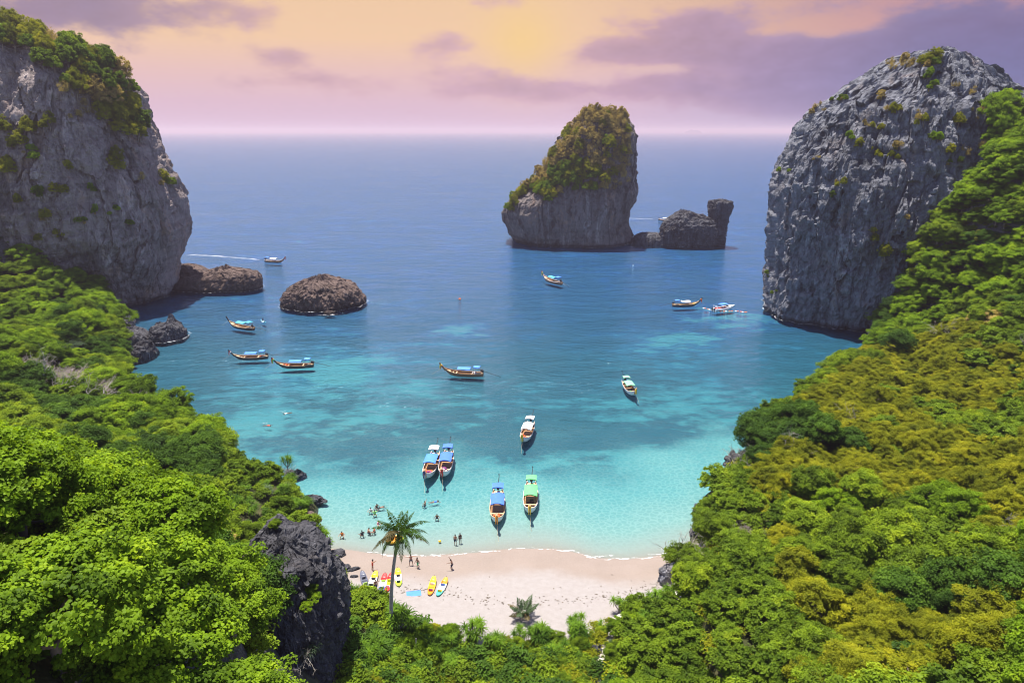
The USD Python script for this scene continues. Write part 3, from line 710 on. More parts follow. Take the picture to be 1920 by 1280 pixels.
def make_tree(kind, seed, R, H, trunk_h, nclump, per, leaf, cr, mat, bark=None, fine=False, wide=.55, clusters=0, **kw):
    rng = np.random.default_rng(seed)
    path = '/World/kinds/' + kind
    UsdGeom.Xform.Define(stage, path)
    zc = trunk_h + H * .25
    P, N, c = crown_points(rng, R, H, nclump, per, cr, zc, seed=seed, **kw)
    mb = MB()
    r0 = .05 * R + .03
    mb.tube([[0, 0, -1.2], [0.03, 0, 0], [.05 * R, .02, trunk_h * .5], [.06 * R, .04 * R, trunk_h * .8]], [r0 * 1.5, r0 * 1.2, r0, r0 * .85], 7)
    tips = c[rng.permutation(len(c))[:12]]
    limb_tree(mb, rng, [.06 * R, .04 * R, trunk_h * .75], tips, r0 * .62)
    mb.build('trunk', bark or BARK, path, smooth=True)
    if clusters:
        # the nearest trees: every leafy spray that can be told apart is a part
        order = np.argsort(-c[:, 2] - .3 * rng.random(len(c)))
        for i in order[:clusters]:
            put('leaf_cluster', leaves(P[i], N[i], leaf, rng, wide, True), mat, path)
        rest = order[clusters:]
        if len(rest): put('crown', leaves(P[rest].reshape(-1, 3), N[rest].reshape(-1, 3), leaf, rng, wide, True), mat, path)
    else:
        put('crown', leaves(P.reshape(-1, 3), N.reshape(-1, 3), leaf, rng, wide, fine), mat, path)
    return path


def branch(mb, rng, p, d, L, r, depth, n=4, spread=.75, up=.12):
    k = 4
    pts = [np.array(p, float)]
    for i in range(k):
        d = unit(d + rng.normal(size=3) * .2 + np.array([0, 0, up]))
        pts.append(pts[-1] + d * L / k)
    mb.tube(pts, np.linspace(r, r * .55, k + 1), n, cap=False)
    if depth == 0: return
    for i in range(3 if depth > 1 else 4):
        q = pts[rng.integers(2, k + 1)]
        branch(mb, rng, q, unit(d + rng.normal(size=3) * spread), L * rng.uniform(.5, .8), r * .5, depth - 1, 3, spread, up)


def make_bare(kind, seed, L, r, depth, mat, up=.12, stems=3, leaf=0, lmat=None):
    rng = np.random.default_rng(seed)
    path = '/World/kinds/' + kind
    UsdGeom.Xform.Define(stage, path)
    mb = MB()
    for i in range(stems):
        a = rng.uniform(0, 6.28)
        branch(mb, rng, [math.cos(a) * .15, math.sin(a) * .15, -.4], unit(np.array([math.cos(a) * .7, math.sin(a) * .7, 1.0])), L, r, depth, 5, up=up)
    v, f = mb.arrays()
    put('branches', (v, f), mat, path)
    if leaf:
        q = v[rng.integers(0, len(v), leaf)] + rng.normal(size=(leaf, 3)) * .22
        q = q[q[:, 2] > L * .45]
        put('crown', leaves(q, unit(rng.normal(size=q.shape) + [0, 0, .8]), .24, rng), lmat, path)
    return path


def strap_leaf(mb, rng, o, az, el, L, w, droop, seg=5):
    """A long narrow arching leaf, folded along its middle."""
    p = np.array(o, float); pts = [p]; e = el
    for i in range(seg):
        e -= droop / seg * (.5 + i * .45)
        p = p + np.array([math.cos(az) * math.cos(e), math.sin(az) * math.cos(e), math.sin(e)]) * L / seg
        pts.append(p)
    pts = np.array(pts)
    side = np.array([-math.sin(az), math.cos(az), 0])
    ww = w * np.array([.7, 1, .95, .75, .45, .04][:seg + 1])[:, None]
    v = np.vstack([pts - side * ww + [0, 0, .35 * w], pts, pts + side * ww + [0, 0, .35 * w]])
    m = seg + 1; i = np.arange(seg)
    mb.add(v, np.vstack([np.stack([i, i + 1, m + i + 1, m + i], 1), np.stack([m + i, m + i + 1, 2 * m + i + 1, 2 * m + i], 1)]))


def rosette(rng, o, n, L, w, tilt=(0, 0)):
    mb = MB()
    for i in range(n):
        az = i * 2.39996 + rng.normal() * .12
        el = 1.35 - 1.5 * (i / n) + rng.normal() * .08
        strap_leaf(mb, rng, o, az, el + tilt[0] * math.cos(az) + tilt[1] * math.sin(az), L * rng.uniform(.75, 1.1), w, 1.0 + .5 * i / n + rng.normal() * .15)
    return mb


def make_pandanus(kind, seed, heads, height, L, mat, stem=BARK_PALE, w=.055, n=44, spread=.9):
    rng = np.random.default_rng(seed)
    path = '/World/kinds/' + kind
    UsdGeom.Xform.Define(stage, path)
    mb = MB()
    base = np.array([0, 0, height * .35])
    mb.tube([[0, 0, -.6], [0, 0, height * .15], base], [.13, .11, .10], 7)
    for k in range(5):
        a = k * 1.256 + rng.normal() * .2
        mb.tube([[math.cos(a) * .55, math.sin(a) * .55, -.5], [math.cos(a) * .25, math.sin(a) * .25, height * .12], [0, 0, height * .24]], [.035, .04, .05], 5)
    for k in range(heads):
        a = k * 2.39996 + rng.normal() * .3
        rr = spread * (0.15 if k == 0 else rng.uniform(.6, 1.15))
        tip = np.array([math.cos(a) * rr, math.sin(a) * rr, height * rng.uniform(.68, 1.0) * (1.08 if k == 0 else .92)])
        mb.tube([base - [0, 0, .1], base * .5 + tip * .5 + [math.cos(a) * .12, math.sin(a) * .12, -.12], tip], [.09, .075, .06], 6)
        rosette(rng, tip, n, L * rng.uniform(.85, 1.1), w, (.1 * math.cos(a), .1 * math.sin(a))).build('leaf_rosette', mat, path)
    mb.build('stem', stem, path, smooth=True)
    return path


KIND = {
    'broadleaf': [make_tree('broadleaf_tree_a', 11, 3.3, 2.4, 2.4, 140, 130, .22, .70, L_BRIGHT, wide=.75), make_tree('broadleaf_tree_b', 12, 2.9, 2.7, 2.6, 130, 130, .21, .66, L_BRIGHT, wide=.75), make_tree('broadleaf_tree_c', 13, 3.6, 2.3, 2.2, 160, 130, .22, .70, L_BRIGHT, wide=.7, lump=.6)],
    'near': [make_tree('near_tree_a', 14, 3.3, 2.5, 2.2, 280, 105, .155, .52, L_BRIGHT, wide=.85, clusters=150, lump=.5, up=1.0), make_tree('near_tree_b', 15, 2.9, 2.3, 2.2, 250, 105, .15, .50, L_BRIGHT, wide=.85, clusters=140, lump=.6, up=1.0)],
    'green': [make_tree('green_tree_a', 21, 2.9, 2.3, 2.0, 130, 82, .26, .66, L_MID), make_tree('green_tree_b', 22, 2.5, 2.5, 2.2, 120, 82, .25, .62, L_MID), make_tree('green_tree_c', 23, 3.2, 2.0, 1.8, 140, 82, .26, .68, L_MID, lump=.5)],
    'dark': [make_tree('dark_tree_a', 31, 2.9, 2.3, 2.2, 130, 80, .27, .68, L_DARK), make_tree('dark_tree_b', 32, 2.4, 2.5, 2.2, 120, 80, .26, .64, L_DARK, lump=.5)],
    'olive': [make_tree('olive_shrub_a', 41, 2.3, 2.1, .9, 140, 74, .19, .46, L_OLIVE), make_tree('olive_shrub_b', 42, 2.0, 1.9, .9, 130, 74, .18, .44, L_OLIVE), make_tree('olive_shrub_c', 43, 2.6, 2.0, .9, 160, 74, .19, .46, L_OLIVE)],
    'yellow': [make_tree('almond_shrub_a', 51, 2.4, 1.8, 1.1, 120, 56, .30, .52, L_YELLOW, wide=.7), make_tree('almond_shrub_b', 52, 2.1, 2.0, 1.1, 110, 56, .28, .50, L_YELLOW, wide=.7)],
    'silver': [make_tree('grey_bush_a', 55, 1.9, 1.5, .8, 90, 60, .22, .45, L_SILVER)],
    'dry': [make_bare('dry_bush_a', 61, 1.25, .05, 3, TWIG, stems=5, leaf=900, lmat=L_DRY), make_bare('dry_bush_b', 62, 1.4, .05, 3, TWIG, stems=4, leaf=1200, lmat=L_DRY), make_tree('dry_shrub_c', 63, 1.9, 1.7, .9, 80, 55, .26, .5, L_DRY, lump=.5)],
    'bare': [make_bare('bare_tree_a', 65, 2.6, .10, 3, BARK_PALE, up=.02, stems=3), make_bare('bare_tree_b', 66, 2.2, .08, 3, BARK_PALE, up=.0, stems=4)],
    'brush': [make_bare('dry_brush_a', 67, 1.3, .05, 3, TWIG_PALE, up=.05, stems=26), make_bare('dry_brush_b', 68, 1.2, .05, 3, TWIG_PALE, up=.05, stems=24)],
    'pandanus': [make_pandanus('pandanus_a', 71, 5, 2.6, 1.25, L_STRAP), make_pandanus('pandanus_b', 72, 7, 2.9, 1.3, L_STRAP, spread=1.15), make_pandanus('pandanus_c', 73, 4, 2.1, 1.2, L_STRAP)],
    'spiky': [make_pandanus('spiky_bush_a', 74, 8, 1.5, 1.0, L_STRAP, n=36, spread=1.2, w=.04), make_pandanus('spiky_bush_b', 75, 6, 1.3, 1.05, L_SILVER, n=40, spread=1.0, w=.035)],
}
# ---------------------------------------------------------------- the woods on the two hills
rng = np.random.default_rng(5)


def visible(P, lift=3.0, margin=70):
    """Which points of the land the photograph can see (inside the frame and not far behind the canopy)."""
    px, py, dz = project(P)
    ok = (px > -margin) & (px < 1920 + margin) & (py > -margin) & (py < 1280 + margin * 2) & (dz > 4)
    eye = np.array([0, 0, CAM_H])
    for t in np.linspace(.3, .97, 26):
        q = eye + (P + [0, 0, lift + 1.6] - eye) * t
        ok &= ~((ground(q[:, 0], q[:, 1]) + 1.8 > q[:, 2]) & (np.linalg.norm((P - q)[:, :2], axis=1) > 4.5) & (ground(q[:, 0], q[:, 1]) > .8))
    return ok


def scatter(n, x0, x1, y0, y1, dist, seed, inside):
    """Points at least dist(p) apart on the land where inside(x, y, z, px, py) holds."""
    r = np.random.default_rng(seed)
    x, y = r.uniform(x0, x1, n), r.uniform(y0, y1, n)
    z = ground(x, y)
    px, py, dz = project(np.stack([x, y, z + 2.5], -1))
    ok = inside(x, y, z, px, py)
    P = np.stack([x, y, z], -1)[ok]
    P = P[visible(P)]
    dd = np.broadcast_to(dist(P) if callable(dist) else dist, (len(P),))
    keep, cell = [], {}
    for i, p in enumerate(P):
        c = (int(p[0] // 4), int(p[1] // 4))
        if all(np.hypot(p[0] - P[j][0], p[1] - P[j][1]) > dd[i] for a in (-1, 0, 1) for b in (-1, 0, 1) for j in cell.get((c[0] + a, c[1] + b), ())):
            cell.setdefault(c, []).append(i); keep.append(i)
    return P[keep]


NAMES = {'broadleaf': ('broadleaf_tree', 'tree'), 'near': ('broadleaf_tree', 'tree'), 'green': ('green_tree', 'tree'), 'dark': ('dark_tree', 'tree'), 'olive': ('olive_shrub', 'shrub'), 'yellow': ('almond_shrub', 'shrub'),
         'silver': ('grey_bush', 'bush'), 'dry': ('dry_bush', 'bush'), 'bare': ('bare_tree', 'dead tree'), 'brush': ('dry_brush', 'dead bush'), 'pandanus': ('pandanus', 'pandanus'), 'spiky': ('spiky_bush', 'bush')}
LOOK = {'broadleaf': 'bright green broad-leaved tree', 'near': 'light green large-leaved tree', 'green': 'mid green bushy tree', 'dark': 'dark green leafy tree', 'olive': 'olive green fine-leaved shrub', 'yellow': 'yellow green orange-flecked shrub',
        'silver': 'grey green rounded bush', 'dry': 'brownish half dry bush', 'bare': 'leafless pale tree', 'brush': 'tangle of bare twigs', 'pandanus': 'strap-leaved pandanus', 'spiky': 'low spiky-leaved bush'}
BESIDE = {'broadleaf': 'a bright tree', 'near': 'a light tree', 'green': 'a green tree', 'dark': 'a dark tree', 'olive': 'an olive shrub', 'yellow': 'a yellowish shrub', 'silver': 'a grey bush', 'dry': 'a dry bush', 'bare': 'a bare tree', 'brush': 'bare twigs', 'pandanus': 'a pandanus', 'spiky': 'a spiky bush'}
PLANTS = []          # (kind, variant, position, turn, scale, where)


def plant(kind, P, where, s=(.8, 1.2), sink=.2):
    for p in np.atleast_2d(P):
        q = rng.uniform(*s)
        hang = 1.5 if ('cliff' in where or 'islet' in where) and 'below' not in where else 1.0
        PLANTS.append((kind, int(rng.integers(len(KIND[kind]))), np.array([p[0], p[1], p[2] - sink]), rng.uniform(0, 6.28), (q * rng.uniform(.92, 1.08), q * rng.uniform(.92, 1.08), q * rng.uniform(.85, 1.15) * hang), where))


def mixed(P, weights, where, s=(.8, 1.2), seed=0, patch=18.0):
    """Kinds in drifts: neighbours tend to be alike."""
    names = list(weights)
    w = np.array([weights[k] for k in names], float)
    sc = np.stack([noise(P / patch, 100 + seed * 17 + i) + .22 * np.random.default_rng(seed * 7 + i).random(len(P)) for i in range(len(names))], 1)
    sc = sc ** 1.0 + np.log(w / w.sum())[None] * .16
    for i, p in zip(sc.argmax(1), P): plant(names[i], p, where, s)


def poly_in(px, py, poly):
    poly = np.asarray(poly, float); inside = np.zeros(len(px), bool)
    for (x1, y1), (x2, y2) in zip(poly, np.roll(poly, -1, 0)):
        inside ^= ((y1 > py) != (y2 > py)) & (px < (x2 - x1) * (py - y1) / (y2 - y1 + 1e-9) + x1)
    return inside


land = lambda x, y, z: (z > .8) & (coast_d(x, y) > .8) & ~((x > -19) & (x < 21) & (y > 66) & (y < 92) & (z < 4.5))
OUTCROP = [(478, 1285), (480, 1100), (485, 1000), (520, 985), (560, 1000), (600, 1045), (640, 1100), (645, 1285)]
no_rock = lambda px, py, y: ~((poly_in(px, py, OUTCROP)) & (y < 62))
# the near headland at left: large rounded leaves
A = scatter(6000, -75, -8, 8, 46, 2.9, 1, lambda x, y, z, px, py: (z > 24) & no_rock(px, py, y))
mixed(A, {'near': 1.0, 'broadleaf': .30, 'yellow': .06}, 'on the near left headland', (.8, 1.15), 1)
# behind it: the shaded hollow and the spur that runs out to the point
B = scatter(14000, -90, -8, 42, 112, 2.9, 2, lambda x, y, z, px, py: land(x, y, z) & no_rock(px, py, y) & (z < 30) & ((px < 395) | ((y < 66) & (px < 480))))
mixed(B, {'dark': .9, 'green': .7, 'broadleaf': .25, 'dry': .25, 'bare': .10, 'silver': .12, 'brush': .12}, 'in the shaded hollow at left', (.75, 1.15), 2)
B2 = scatter(8000, -75, -15, 62, 118, 2.2, 21, lambda x, y, z, px, py: (z > .9) & (px >= 380) & (y >= 64) & land(x, y, z))
mixed(B2, {'yellow': 1.0, 'olive': .5, 'spiky': .45, 'pandanus': .35, 'green': .35}, 'on the point left of the beach', (.6, .95), 3)
# the left slope up to the foot of the cliff
C_ = scatter(26000, -190, -48, 100, 215, 3.0, 3, lambda x, y, z, px, py: land(x, y, z) & (px < 420))
mixed(C_, {'broadleaf': 1.0, 'green': .8, 'dark': .5, 'yellow': .30, 'silver': .12, 'dry': .16, 'bare': .06, 'brush': .08}, 'below the left cliff', (.6, 1.3), 4, 13)
# right: the near hill with olive scrub above and greener trees below
near_right = lambda x, y: y < 166 - (x - 90) * .62
D = scatter(42000, 14, 165, 44, 172, 2.15, 4, lambda x, y, z, px, py: land(x, y, z) & near_right(x, y) & (py - 560 < (px - 1300) * .12 + 330) & (px > 1200))
mixed(D, {'olive': 3.0, 'yellow': .55, 'green': .32, 'dark': .26, 'dry': .20, 'bare': .12}, 'on the right hill', (.55, 1.25), 5, 15)
E = scatter(26000, 8, 90, 18, 92, 2.5, 5, lambda x, y, z, px, py: land(x, y, z) & (py - 560 >= (px - 1300) * .12 + 330) & (px > 1180) & (y < 110))
El = E[project(E)[0] < 1480 + 0 * E[:, 0]]; Er = E[project(E)[0] >= 1480]
mixed(El, {'yellow': 2.2, 'olive': .7, 'green': .2, 'spiky': .15}, 'by the right beach end', (.7, 1.0), 6, 12)
mixed(Er, {'green': 1.3, 'yellow': 1.0, 'dark': .25, 'olive': .75, 'broadleaf': .35, 'bare': .12, 'brush': .06, 'dry': .12}, 'on the right flank in front', (.6, 1.25), 7, 10)
# the far right slope under the cliff
F_ = scatter(40000, 80, 200, 140, 226, 1.75, 6, lambda x, y, z, px, py: land(x, y, z) & ~near_right(x, y) & (px > 1610))
mixed(F_, {'green': 1.0, 'broadleaf': .6, 'dark': .5, 'yellow': .25, 'dry': .12, 'silver': .15, 'bare': .05}, 'below the right cliff', (.6, 1.25), 8, 13)
# behind the beach
H_ = scatter(9000, -15, 20, 34, 68, 1.05, 7, lambda x, y, z, px, py: (z > .9) & (py > np.interp(px, [600, 640, 760, 840, 900, 960, 1040, 1100, 1150, 1200, 1290], [1130, 1122, 1125, 1162, 1172, 1164, 1160, 1172, 1146, 1118, 1090])) & (px > 600) & (px < 1290) & no_rock(px, py, y) & ~((np.abs(px - 1122 + (py - 1200) * .06) < 20) & (py > 1150)))
mixed(H_, {'spiky': 1.6, 'green': .18, 'yellow': 1.0, 'olive': .6, 'broadleaf': .6, 'silver': .18, 'brush': .1}, 'in front of the beach', (.26, .46), 9, 5)
mixed(H_[project(H_)[1] < 1268][::3], {'pandanus': 1.0, 'spiky': .4}, 'in front of the beach', (.5, .75), 19, 4)


def on_ground(px, py):
    """Where the view ray of a pixel meets the land."""
    d = ray(px, py); eye = np.array([0, 0, CAM_H])
    t = np.linspace(15, 260, 4000)[:, None]
    q = eye + d * t
    k = np.argmax(q[:, 2] < ground(q[:, 0], q[:, 1]))
    return q[k]


for px, py, k, s in [(660, 1125, 0, .62), (752, 1190, 1, .95), (1083, 1205, 1, .72), (1080, 1180, 0, .6), (1010, 1210, 1, .72), (890, 1205, 1, .8), (850, 1215, 0, .6), (975, 1200, 2, .62), (1160, 1150, 0, .62), (1185, 1165, 2, .5), (1230, 1145, 1, .75), (1260, 1130, 0, .7), (1215, 1190, 1, .7), (1290, 1150, 0, .6), (820, 1225, 2, .8), (930, 1225, 1, .7), (1125, 1180, 2, .4), (640, 1135, 2, .5), (1290, 1190, 1, .75), (1050, 1235, 2, .7), (700, 1230, 2, .9)]:
    p = on_ground(px, py)
    s *= 1.2
    PLANTS.append(('pandanus', k, p - [0, 0, .1], rng.uniform(0, 6.28), (s, s, s), 'at the back of the beach'))
    for j in range(2): plant('green' if rng.random() < .5 else 'yellow', p + [rng.normal() * .8, -1.2 - rng.random(), 0] , 'in front of the beach', (.25, .4))
for px, py, s in [(590, 990, .9), (575, 970, .7), (560, 955, .8), (605, 1010, .8), (610, 1030, .8), (585, 1015, .8), (622, 1050, .6), (600, 1040, .7), (545, 940, .7), (530, 925, .7), (640, 1075, .5), (650, 1100, .5), (570, 1010, .9), (550, 985, .9), (560, 1030, .9), (585, 1045, .8)]:
    p = on_ground(px, py + 8)
    PLANTS.append(('pandanus' if rng.random() < .45 else 'spiky', int(rng.integers(2)), p - [0, 0, .1], rng.uniform(0, 6.28), (s, s, s), 'on the point left of the beach'))

# ---------------------------------------------------------------- bushes that grow on the rocks


def rock_points(root):
    out = []
    for c in root.GetChildren():
        m = UsdGeom.Mesh(c)
        if m and m.GetPointsAttr().Get(): out.append(np.array(m.GetPointsAttr().Get(), float))
    return np.vstack(out)


SEEN = {}


def seen(V):
    """Pixel positions of a rock's points with a search tree."""
    if id(V) not in SEEN:
        x, y, dz = project(V)
        SEEN[id(V)] = (V, cKDTree(np.stack([x, y], 1)), dz)
    return SEEN[id(V)][1:]


def on_rock(V, px, py, tol=7.0):
    kd, dz = seen(V)
    i = kd.query_ball_point([px, py], tol) or kd.query_ball_point([px, py], tol * 3)
    return V[i[int(np.argmin(dz[i]))]] if i else None


def on_rock_area(V, poly, n, sep, seed):
    r = np.random.default_rng(seed)
    poly = np.array(poly, float); lo, hi = poly.min(0), poly.max(0)
    out = []
    kd, dz = seen(V)
    for _ in range(n):
        q = r.uniform(lo, hi)
        if not poly_in(q[:1], q[1:], poly)[0]: continue
        i = np.array(kd.query_ball_point(q, 6))
        if not len(i): continue
        p = V[i[np.argmin(dz[i])]]
        if all(np.linalg.norm(p - o) > sep for o in out): out.append(p)
    return np.array(out)


def tuft(V, px, py, k, s, where):
    """A few low bushes of different sizes that cling to one ledge."""
    k = {'dark': 'olive', 'green': 'yellow'}.get(k, k)
    for q in range(3):
        p = on_rock(V, px + rng.normal() * 9 * s, py + rng.normal() * 5 * s)
        if p is None: continue
        z = s * (.75, .55, .42)[q] * (1.25 if k == 'olive' else 1.0)
        plant(k if q < 2 or rng.random() < .4 else 'dry', p + [0, .5 * z, 0], where, (z * .9, z * 1.1), 1.1 * z)


VI = rock_points(isle)
I1 = on_rock_area(VI, [(945, 392), (960, 362), (990, 340), (1030, 290), (1052, 258), (1085, 215), (1110, 205), (1165, 214), (1186, 240), (1184, 290), (1178, 345), (1150, 352), (1110, 350), (1060, 352), (1030, 372), (985, 350), (955, 395)], 4000, 2.1, 31)
ix, iy, _ = project(I1)
for p, x_, y_ in zip(I1, ix, iy):
    greenish = (abs(x_ - 1075) < 45 and abs(y_ - 335) < 22) or (x_ < 985 and y_ > 362 and rng.random() < .6) or rng.random() < .05 or (abs(x_ - 1020) < 22 and y_ > 345)
    plant(('yellow' if rng.random() < .6 else 'olive') if greenish else ('olive' if rng.random() < .10 else 'dry'), p, 'on the tall islet', (.85, 1.35) if not greenish else (.8, 1.2), 1.4)
I2 = on_rock_area(VI, [(1085, 222), (1100, 203), (1140, 206), (1170, 212), (1186, 235), (1170, 245), (1120, 230)], 600, 2.2, 32)
for p in I2: plant('dry', p, 'on the tall islet', (.9, 1.4), .8)
VL = rock_points(left)
J1 = on_rock_area(VL, [(0, 92), (60, 104), (112, 150), (150, 185), (200, 212), (262, 262), (272, 250), (262, 205), (240, 150), (215, 120), (165, 95), (105, 80), (60, 66), (0, 62)], 2500, 3.0, 33)
mixed(J1, {'olive': 1.3, 'yellow': .9, 'dry': 1.1}, 'on the left cliff top', (.8, 1.5), 11, 9)
J2 = on_rock_area(VL, [(110, 165), (200, 165), (262, 225), (272, 262), (240, 262), (190, 225)], 500, 2.6, 34)
mixed(J2, {'yellow': 1.2, 'olive': .8, 'dry': .25}, 'on the left cliff top', (.8, 1.2), 12, 22)
for px, py, k, s in [(80, 373, 'broadleaf', .7), (120, 362, 'olive', .9), (225, 308, 'olive', 1.2), (178, 365, 'broadleaf', .5), (182, 405, 'broadleaf', .45), (222, 398, 'broadleaf', .4), (160, 424, 'broadleaf', .5), (75, 415, 'dark', .9), (30, 265, 'dark', 1.1), (60, 245, 'dark', 1.0), (90, 232, 'olive', .8), (20, 320, 'dark', 1.0), (75, 455, 'olive', .5), (118, 445, 'olive', .45), (318, 352, 'yellow', .9), (312, 340, 'olive', .8), (268, 330, 'dry', .8), (134, 315, 'olive', .6), (60, 290, 'broadleaf', .6), (245, 420, 'broadleaf', .4), (290, 578, 'olive', .4), (10, 240, 'dark', 1.0), (40, 380, 'dark', .6), (205, 210, 'dry', 1.0), (150, 218, 'dry', .9)]:
    tuft(VL, px, py, k, s, 'on the left cliff face')
VR = rock_points(right)
for px, py, k, s in [(1742, 122, 'dark', .95), (1752, 115, 'green', .8), (1728, 118, 'olive', .6), (1746, 150, 'broadleaf', .55), (1746, 166, 'broadleaf', .45), (1574, 184, 'yellow', .5), (1564, 186, 'yellow', .45), (1690, 118, 'dry', 1.0), (1705, 112, 'dry', .9), (1675, 122, 'dry', .9), (1668, 196, 'dry', .8), (1672, 210, 'olive', .6), (1640, 190, 'dry', .7), (1750, 262, 'yellow', .6), (1744, 268, 'broadleaf', .5), (1672, 268, 'dry', .8), (1676, 290, 'olive', .5), (1590, 260, 'broadleaf', .45), (1602, 268, 'olive', .5), (1468, 318, 'yellow', .5), (1528, 202, 'dry', .8), (1515, 205, 'dry', .6), (1572, 344, 'olive', .45), (1552, 370, 'yellow', .45), (1720, 220, 'dry', .7), (1730, 235, 'olive', .5), (1820, 215, 'dry', .9), (1800, 295, 'dry', 1.0), (1780, 290, 'olive', .6), (1835, 280, 'dry', 1.0), (1800, 235, 'olive', .7), (1825, 170, 'dry', .8), (1850, 200, 'dry', 1.0), (1790, 160, 'dry', .6), (1620, 232, 'dry', .6), (1530, 300, 'dry', .5), (1645, 240, 'olive', .5), (1448, 545, 'yellow', .35), (1436, 520, 'yellow', .4), (1786, 310, 'green', .5), (1645, 290, 'olive', .4), (1860, 300, 'dark', .8), (1845, 330, 'green', .8), (1700, 415, 'dry', .5), (1660, 480, 'dark', .7), (1640, 440, 'dark', .5)]:
    tuft(VR, px, py, k, s, 'on the right cliff face')
for px, py, s in [(1868, 232, 1.2), (1880, 250, 1.3), (1892, 240, 1.1), (1862, 262, 1.2), (1878, 278, 1.2), (1895, 262, 1.1), (1858, 285, 1.0), (1875, 215, .9)]:
    p = on_rock(VR, px, py, 9)
    if p is not None: plant('broadleaf', p, 'at the right cliff edge', (s * .8, s), .6)
VO = rock_points(outc)
for px, py, k, s in [(590, 1102, 'yellow', .22), (596, 1122, 'broadleaf', .16), (580, 1140, 'broadleaf', .14), (522, 1075, 'yellow', .12), (520, 985, 'yellow', .25)]:
    p = on_rock(VO, px, py)
    if p is not None: plant(k, p, 'on the dark limestone outcrop', (s, s), .1)
p = on_rock(VO, 585, 1235)
if p is not None: PLANTS.append(('spiky', 1, p, 1.0, (.7, .7, .8), 'on the dark limestone outcrop'))

# twig thickets and bare trees that stand free of the crowns around them
THICKETS = [(60, 712, 2.3, 'wide brown thicket of bare twigs on the spur near the left edge'), (120, 722, 2.3, 'brown thicket of bare twigs on the left spur, second from the edge'), (185, 742, 2.2, 'middle brown thicket of bare twigs on the left spur'), (245, 764, 2.0, 'brown thicket of bare twigs toward the right end of the left spur'), (290, 785, 1.6, 'rightmost thicket of bare twigs on the left spur'), (5, 700, 2.3, 'brown thicket of bare twigs cut by the left frame edge'),
            (540, 890, .8, 'small dry twig bush on the left point'), (1765, 632, 2.0, 'grey brown twig thicket near the crest of the right hill'), (1400, 1010, 1.0, 'brown twigs between shrubs low on the right hill'), (1545, 1000, 1.0, 'dead brown twigs in a gap of the scrub on the right hill'), (430, 800 + 40, 1.0, 'greyish twig thicket below the left spur')]
TSITE = np.array([on_ground(q[0], q[1]) for q in THICKETS])
PLANTS = [q for q in PLANTS if q[0] in ('brush', 'bare', 'spiky') or not (np.hypot(*(TSITE[:, :2] - q[2][:2]).T) < 2.1 * np.array([u[2] for u in THICKETS])).any()]

# ---- every plant one instance; past the limit of one kind the far ones join a mass
by = {}
for i, q in enumerate(PLANTS): by.setdefault(NAMES[q[0]][0], []).append(i)
MOST, masses = 285, {}
BASE = np.array([q[2] for q in PLANTS]); TREE = cKDTree(BASE)
ppx, ppy, _ = project(BASE)
zone_mid = {w: np.median(np.stack([ppx, ppy], 1)[[i for i, q in enumerate(PLANTS) if q[5] == w]], 0) for w in {q[5] for q in PLANTS}}


def plant_label(i):
    """What it looks like, where it stands and what stands beside it."""
    k, va, p, a, s, where = PLANTS[i]
    q = (s[0] + s[1]) / 2
    words = ('small ' if q < .86 else 'large ' if q > 1.06 else '') + ('squat ' if s[2] / q < .93 else 'tall ' if 1.08 < s[2] / q < 1.25 else '')
    dx, dy = np.array([ppx[i], ppy[i]]) - zone_mid[where]
    part = ('upper' if dy < -45 else 'lower' if dy > 45 else 'middle') + (' left' if dx < -70 else ' right' if dx > 70 else '')
    count = lambda t: len(t.replace('-', ' ').split())
    near = [j for j in TREE.query(p, 7)[1] if j != i and PLANTS[j][0] != k]
    tail = ' beside ' + BESIDE[PLANTS[near[0]][0]] if near else ' among its like'
    if count(words + LOOK[k] + where + part + tail) > 14: words = words.split()[0] + ' ' if words else ''
    if count(words + LOOK[k] + where + part + tail) > 14: words = ''
    if count(LOOK[k] + where + part + tail) > 14: tail = ''
    return words + LOOK[k] + ' ' + where + ', ' + part + (',' + tail if tail else '')


LABEL, same = {}, {}
for i in range(len(PLANTS)):
    LABEL[i] = plant_label(i); same.setdefault(LABEL[i], []).append(i)
ORD = ['', 'second', 'third', 'fourth', 'fifth', 'sixth', 'seventh', 'eighth']
for t_, ids in same.items():
    ids.sort(key=lambda i: ppx[i])
    if 1 < len(ids) <= 9 and len(t_.replace('-', ' ').split()) <= 13:
        for k, i in enumerate(ids): LABEL[i] = t_ + ', ' + ('leftmost' if k == 0 else 'rightmost' if k == len(ids) - 1 else ORD[k] + ' from left')


for nm, ids in by.items():
    far = sorted(ids, key=lambda i: np.linalg.norm(PLANTS[i][2] - [0, 0, CAM_H]) / PLANTS[i][4][0])
    for i in far[:MOST]:
        k, va, p, a, s, where = PLANTS[i]
        copy(nm, KIND[k][va], LABEL[i], NAMES[k][1], p, a, s, LOOK[k] + ' ' + where)
    for i in far[MOST:]: masses.setdefault((nm, PLANTS[i][0]), []).append(i)


